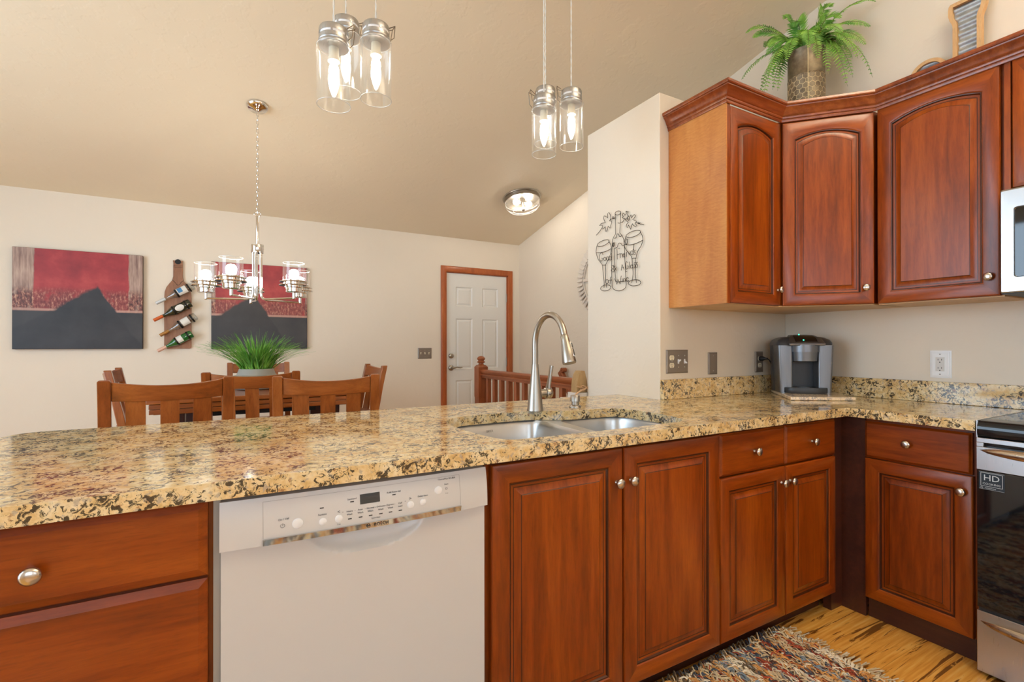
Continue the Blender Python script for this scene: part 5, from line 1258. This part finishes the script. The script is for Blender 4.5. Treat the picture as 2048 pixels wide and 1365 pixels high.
letter_sign([(x, z) for x, z in g] + [(-x, z) for x, z in reversed(g)], 'tall flared corrugated-metal and wood decor piece on top of the right-hand cabinet', -.242)
ar = [(.075,0)] + [(.075*math.cos(math.radians(a)), .175+.075*math.sin(math.radians(a))) for a in range(0, 181, 12)] + [(-.075,0)]
letter_sign(ar, 'round-topped corrugated-metal and wood decor piece, lower and left of the flared one', -.100)

# ------------------------------------------------------------------ rag rug
rg = random.Random(3)
rug = thing('rag_rug', 'multicoloured woven rag rug with fringe on the floor by the base cabinets', 'rug', (-1.10, -.50, 0))
RX0, RX1, RY0, RY1 = -2.80, -.385, -1.10, .060
pal = [srgb(206,182,146), srgb(214,196,160), srgb(176,110,62), srgb(150,64,40), srgb(64,72,86), srgb(44,44,54), srgb(128,140,150), srgb(206,150,84), srgb(110,92,70), srgb(232,220,196), srgb(86,58,48)]
mr = [plain('rag_%d' % i, c, .95) for i, c in enumerate(pal)]
bs = MB().box(RX0+1.1, RY0+.5, .001, RX1+1.1, RY1+.5, .012)
obj('woven_base', bs, plain('rag_base', srgb(120,98,76), .95), rug)
ys = MB()
def strand(mb, p, d, ln, r, m, lift, curl):
    d = d.normalized(); s_ = Vector((-d.y, d.x, 0)); P = []
    for k in range(5):
        t_ = k/4; P.append(p + d*ln*(t_-.5) + s_*curl*math.sin(t_*PI*1.3)*ln*.4 + Vector((0,0, lift*math.sin(PI*t_)+.004)))
    mb.tube(P, [r*.6, r, r, r, r*.5], 4, m=m, flat=.7)
NST = 7000
for i in range(NST):
    x = rg.uniform(-1.30, RX1-.005); y = rg.uniform(-.46, RY1-.005)
    row = int((x+3)/.022); rr = random.Random(row*31+int((y+2)/.16)*7); base_c = rr.choice([0,0,1,1,2,3,4,6,7,7,8,9,9,5])
    m = base_c if rg.random() < .6 else rg.choice([0,1,1,2,3,4,6,7,7,8,9,9,10])
    a = PI/2 + rg.gauss(0, .45)
    strand(ys, Vector((x+1.1, y+.5, .012)), Vector((math.cos(a), math.sin(a), 0)), rg.uniform(.025,.06), rg.uniform(.0018,.0036), m, rg.uniform(.002,.012), rg.uniform(-1,1))
for i in range(9000):
    x = rg.uniform(RX0+.01, RX1-.005); y = rg.uniform(RY0+.01, RY1-.005)
    if x > -1.30 and y > -.46: continue
    rr = random.Random(int((x+3)/.022)*31+int((y+2)/.16)*7); base_c = rr.choice([0,0,1,1,2,3,4,6,7,7,8,9,9,5])
    m = base_c if rg.random() < .6 else rg.choice([0,1,1,2,3,4,6,7,7,8,9,9,10]); a = PI/2 + rg.gauss(0, .4)
    strand(ys, Vector((x+1.1, y+.5, .012)), Vector((math.cos(a), math.sin(a), 0)), rg.uniform(.06,.11), rg.uniform(.004,.0065), m, rg.uniform(.002,.010), rg.uniform(-.6,.6))
o = obj('yarn', ys, mr, rug, smooth=60); o['kind'] = 'stuff'
fg = MB()
y = -1.0
while y < RY1:
    for k in range(2):
        P = [Vector((RX1+1.1-.01, y+.5, .012))]; a = rg.uniform(-.5,.5)
        for q in range(1, 6): P.append(Vector((RX1+1.1-.01+.018*q*rg.uniform(.5,1.05), y+.5+.007*q*math.sin(a+q*.6), .012+.010*math.sin(q*1.3)+.002-.001*q)))
        for p in P: p.z = max(.004, p.z)
        fg.tube(P, .0036, 5, m=rg.choice([1,9,9,1]), flat=.6)
    y += .013
x = -1.5
while x < RX1:
    P = [Vector((x+1.1, RY1+.5-.01, .012))]; a = rg.uniform(-.6,.6); up_ = rg.uniform(.3,1)
    for q in range(1, 6): P.append(Vector((x+1.1+.006*q*a, RY1+.5-.01+.009*q*(1-.09*q), .012+.030*up_*math.sin(q*.55))))
    for p in P: p.z = max(.004, p.z)
    fg.tube(P, .0030, 5, m=rg.choice([8,6,0,8,5,10]), flat=.6); x += .009
o = obj('fringe', fg, mr, rug, smooth=60); o['kind'] = 'stuff'
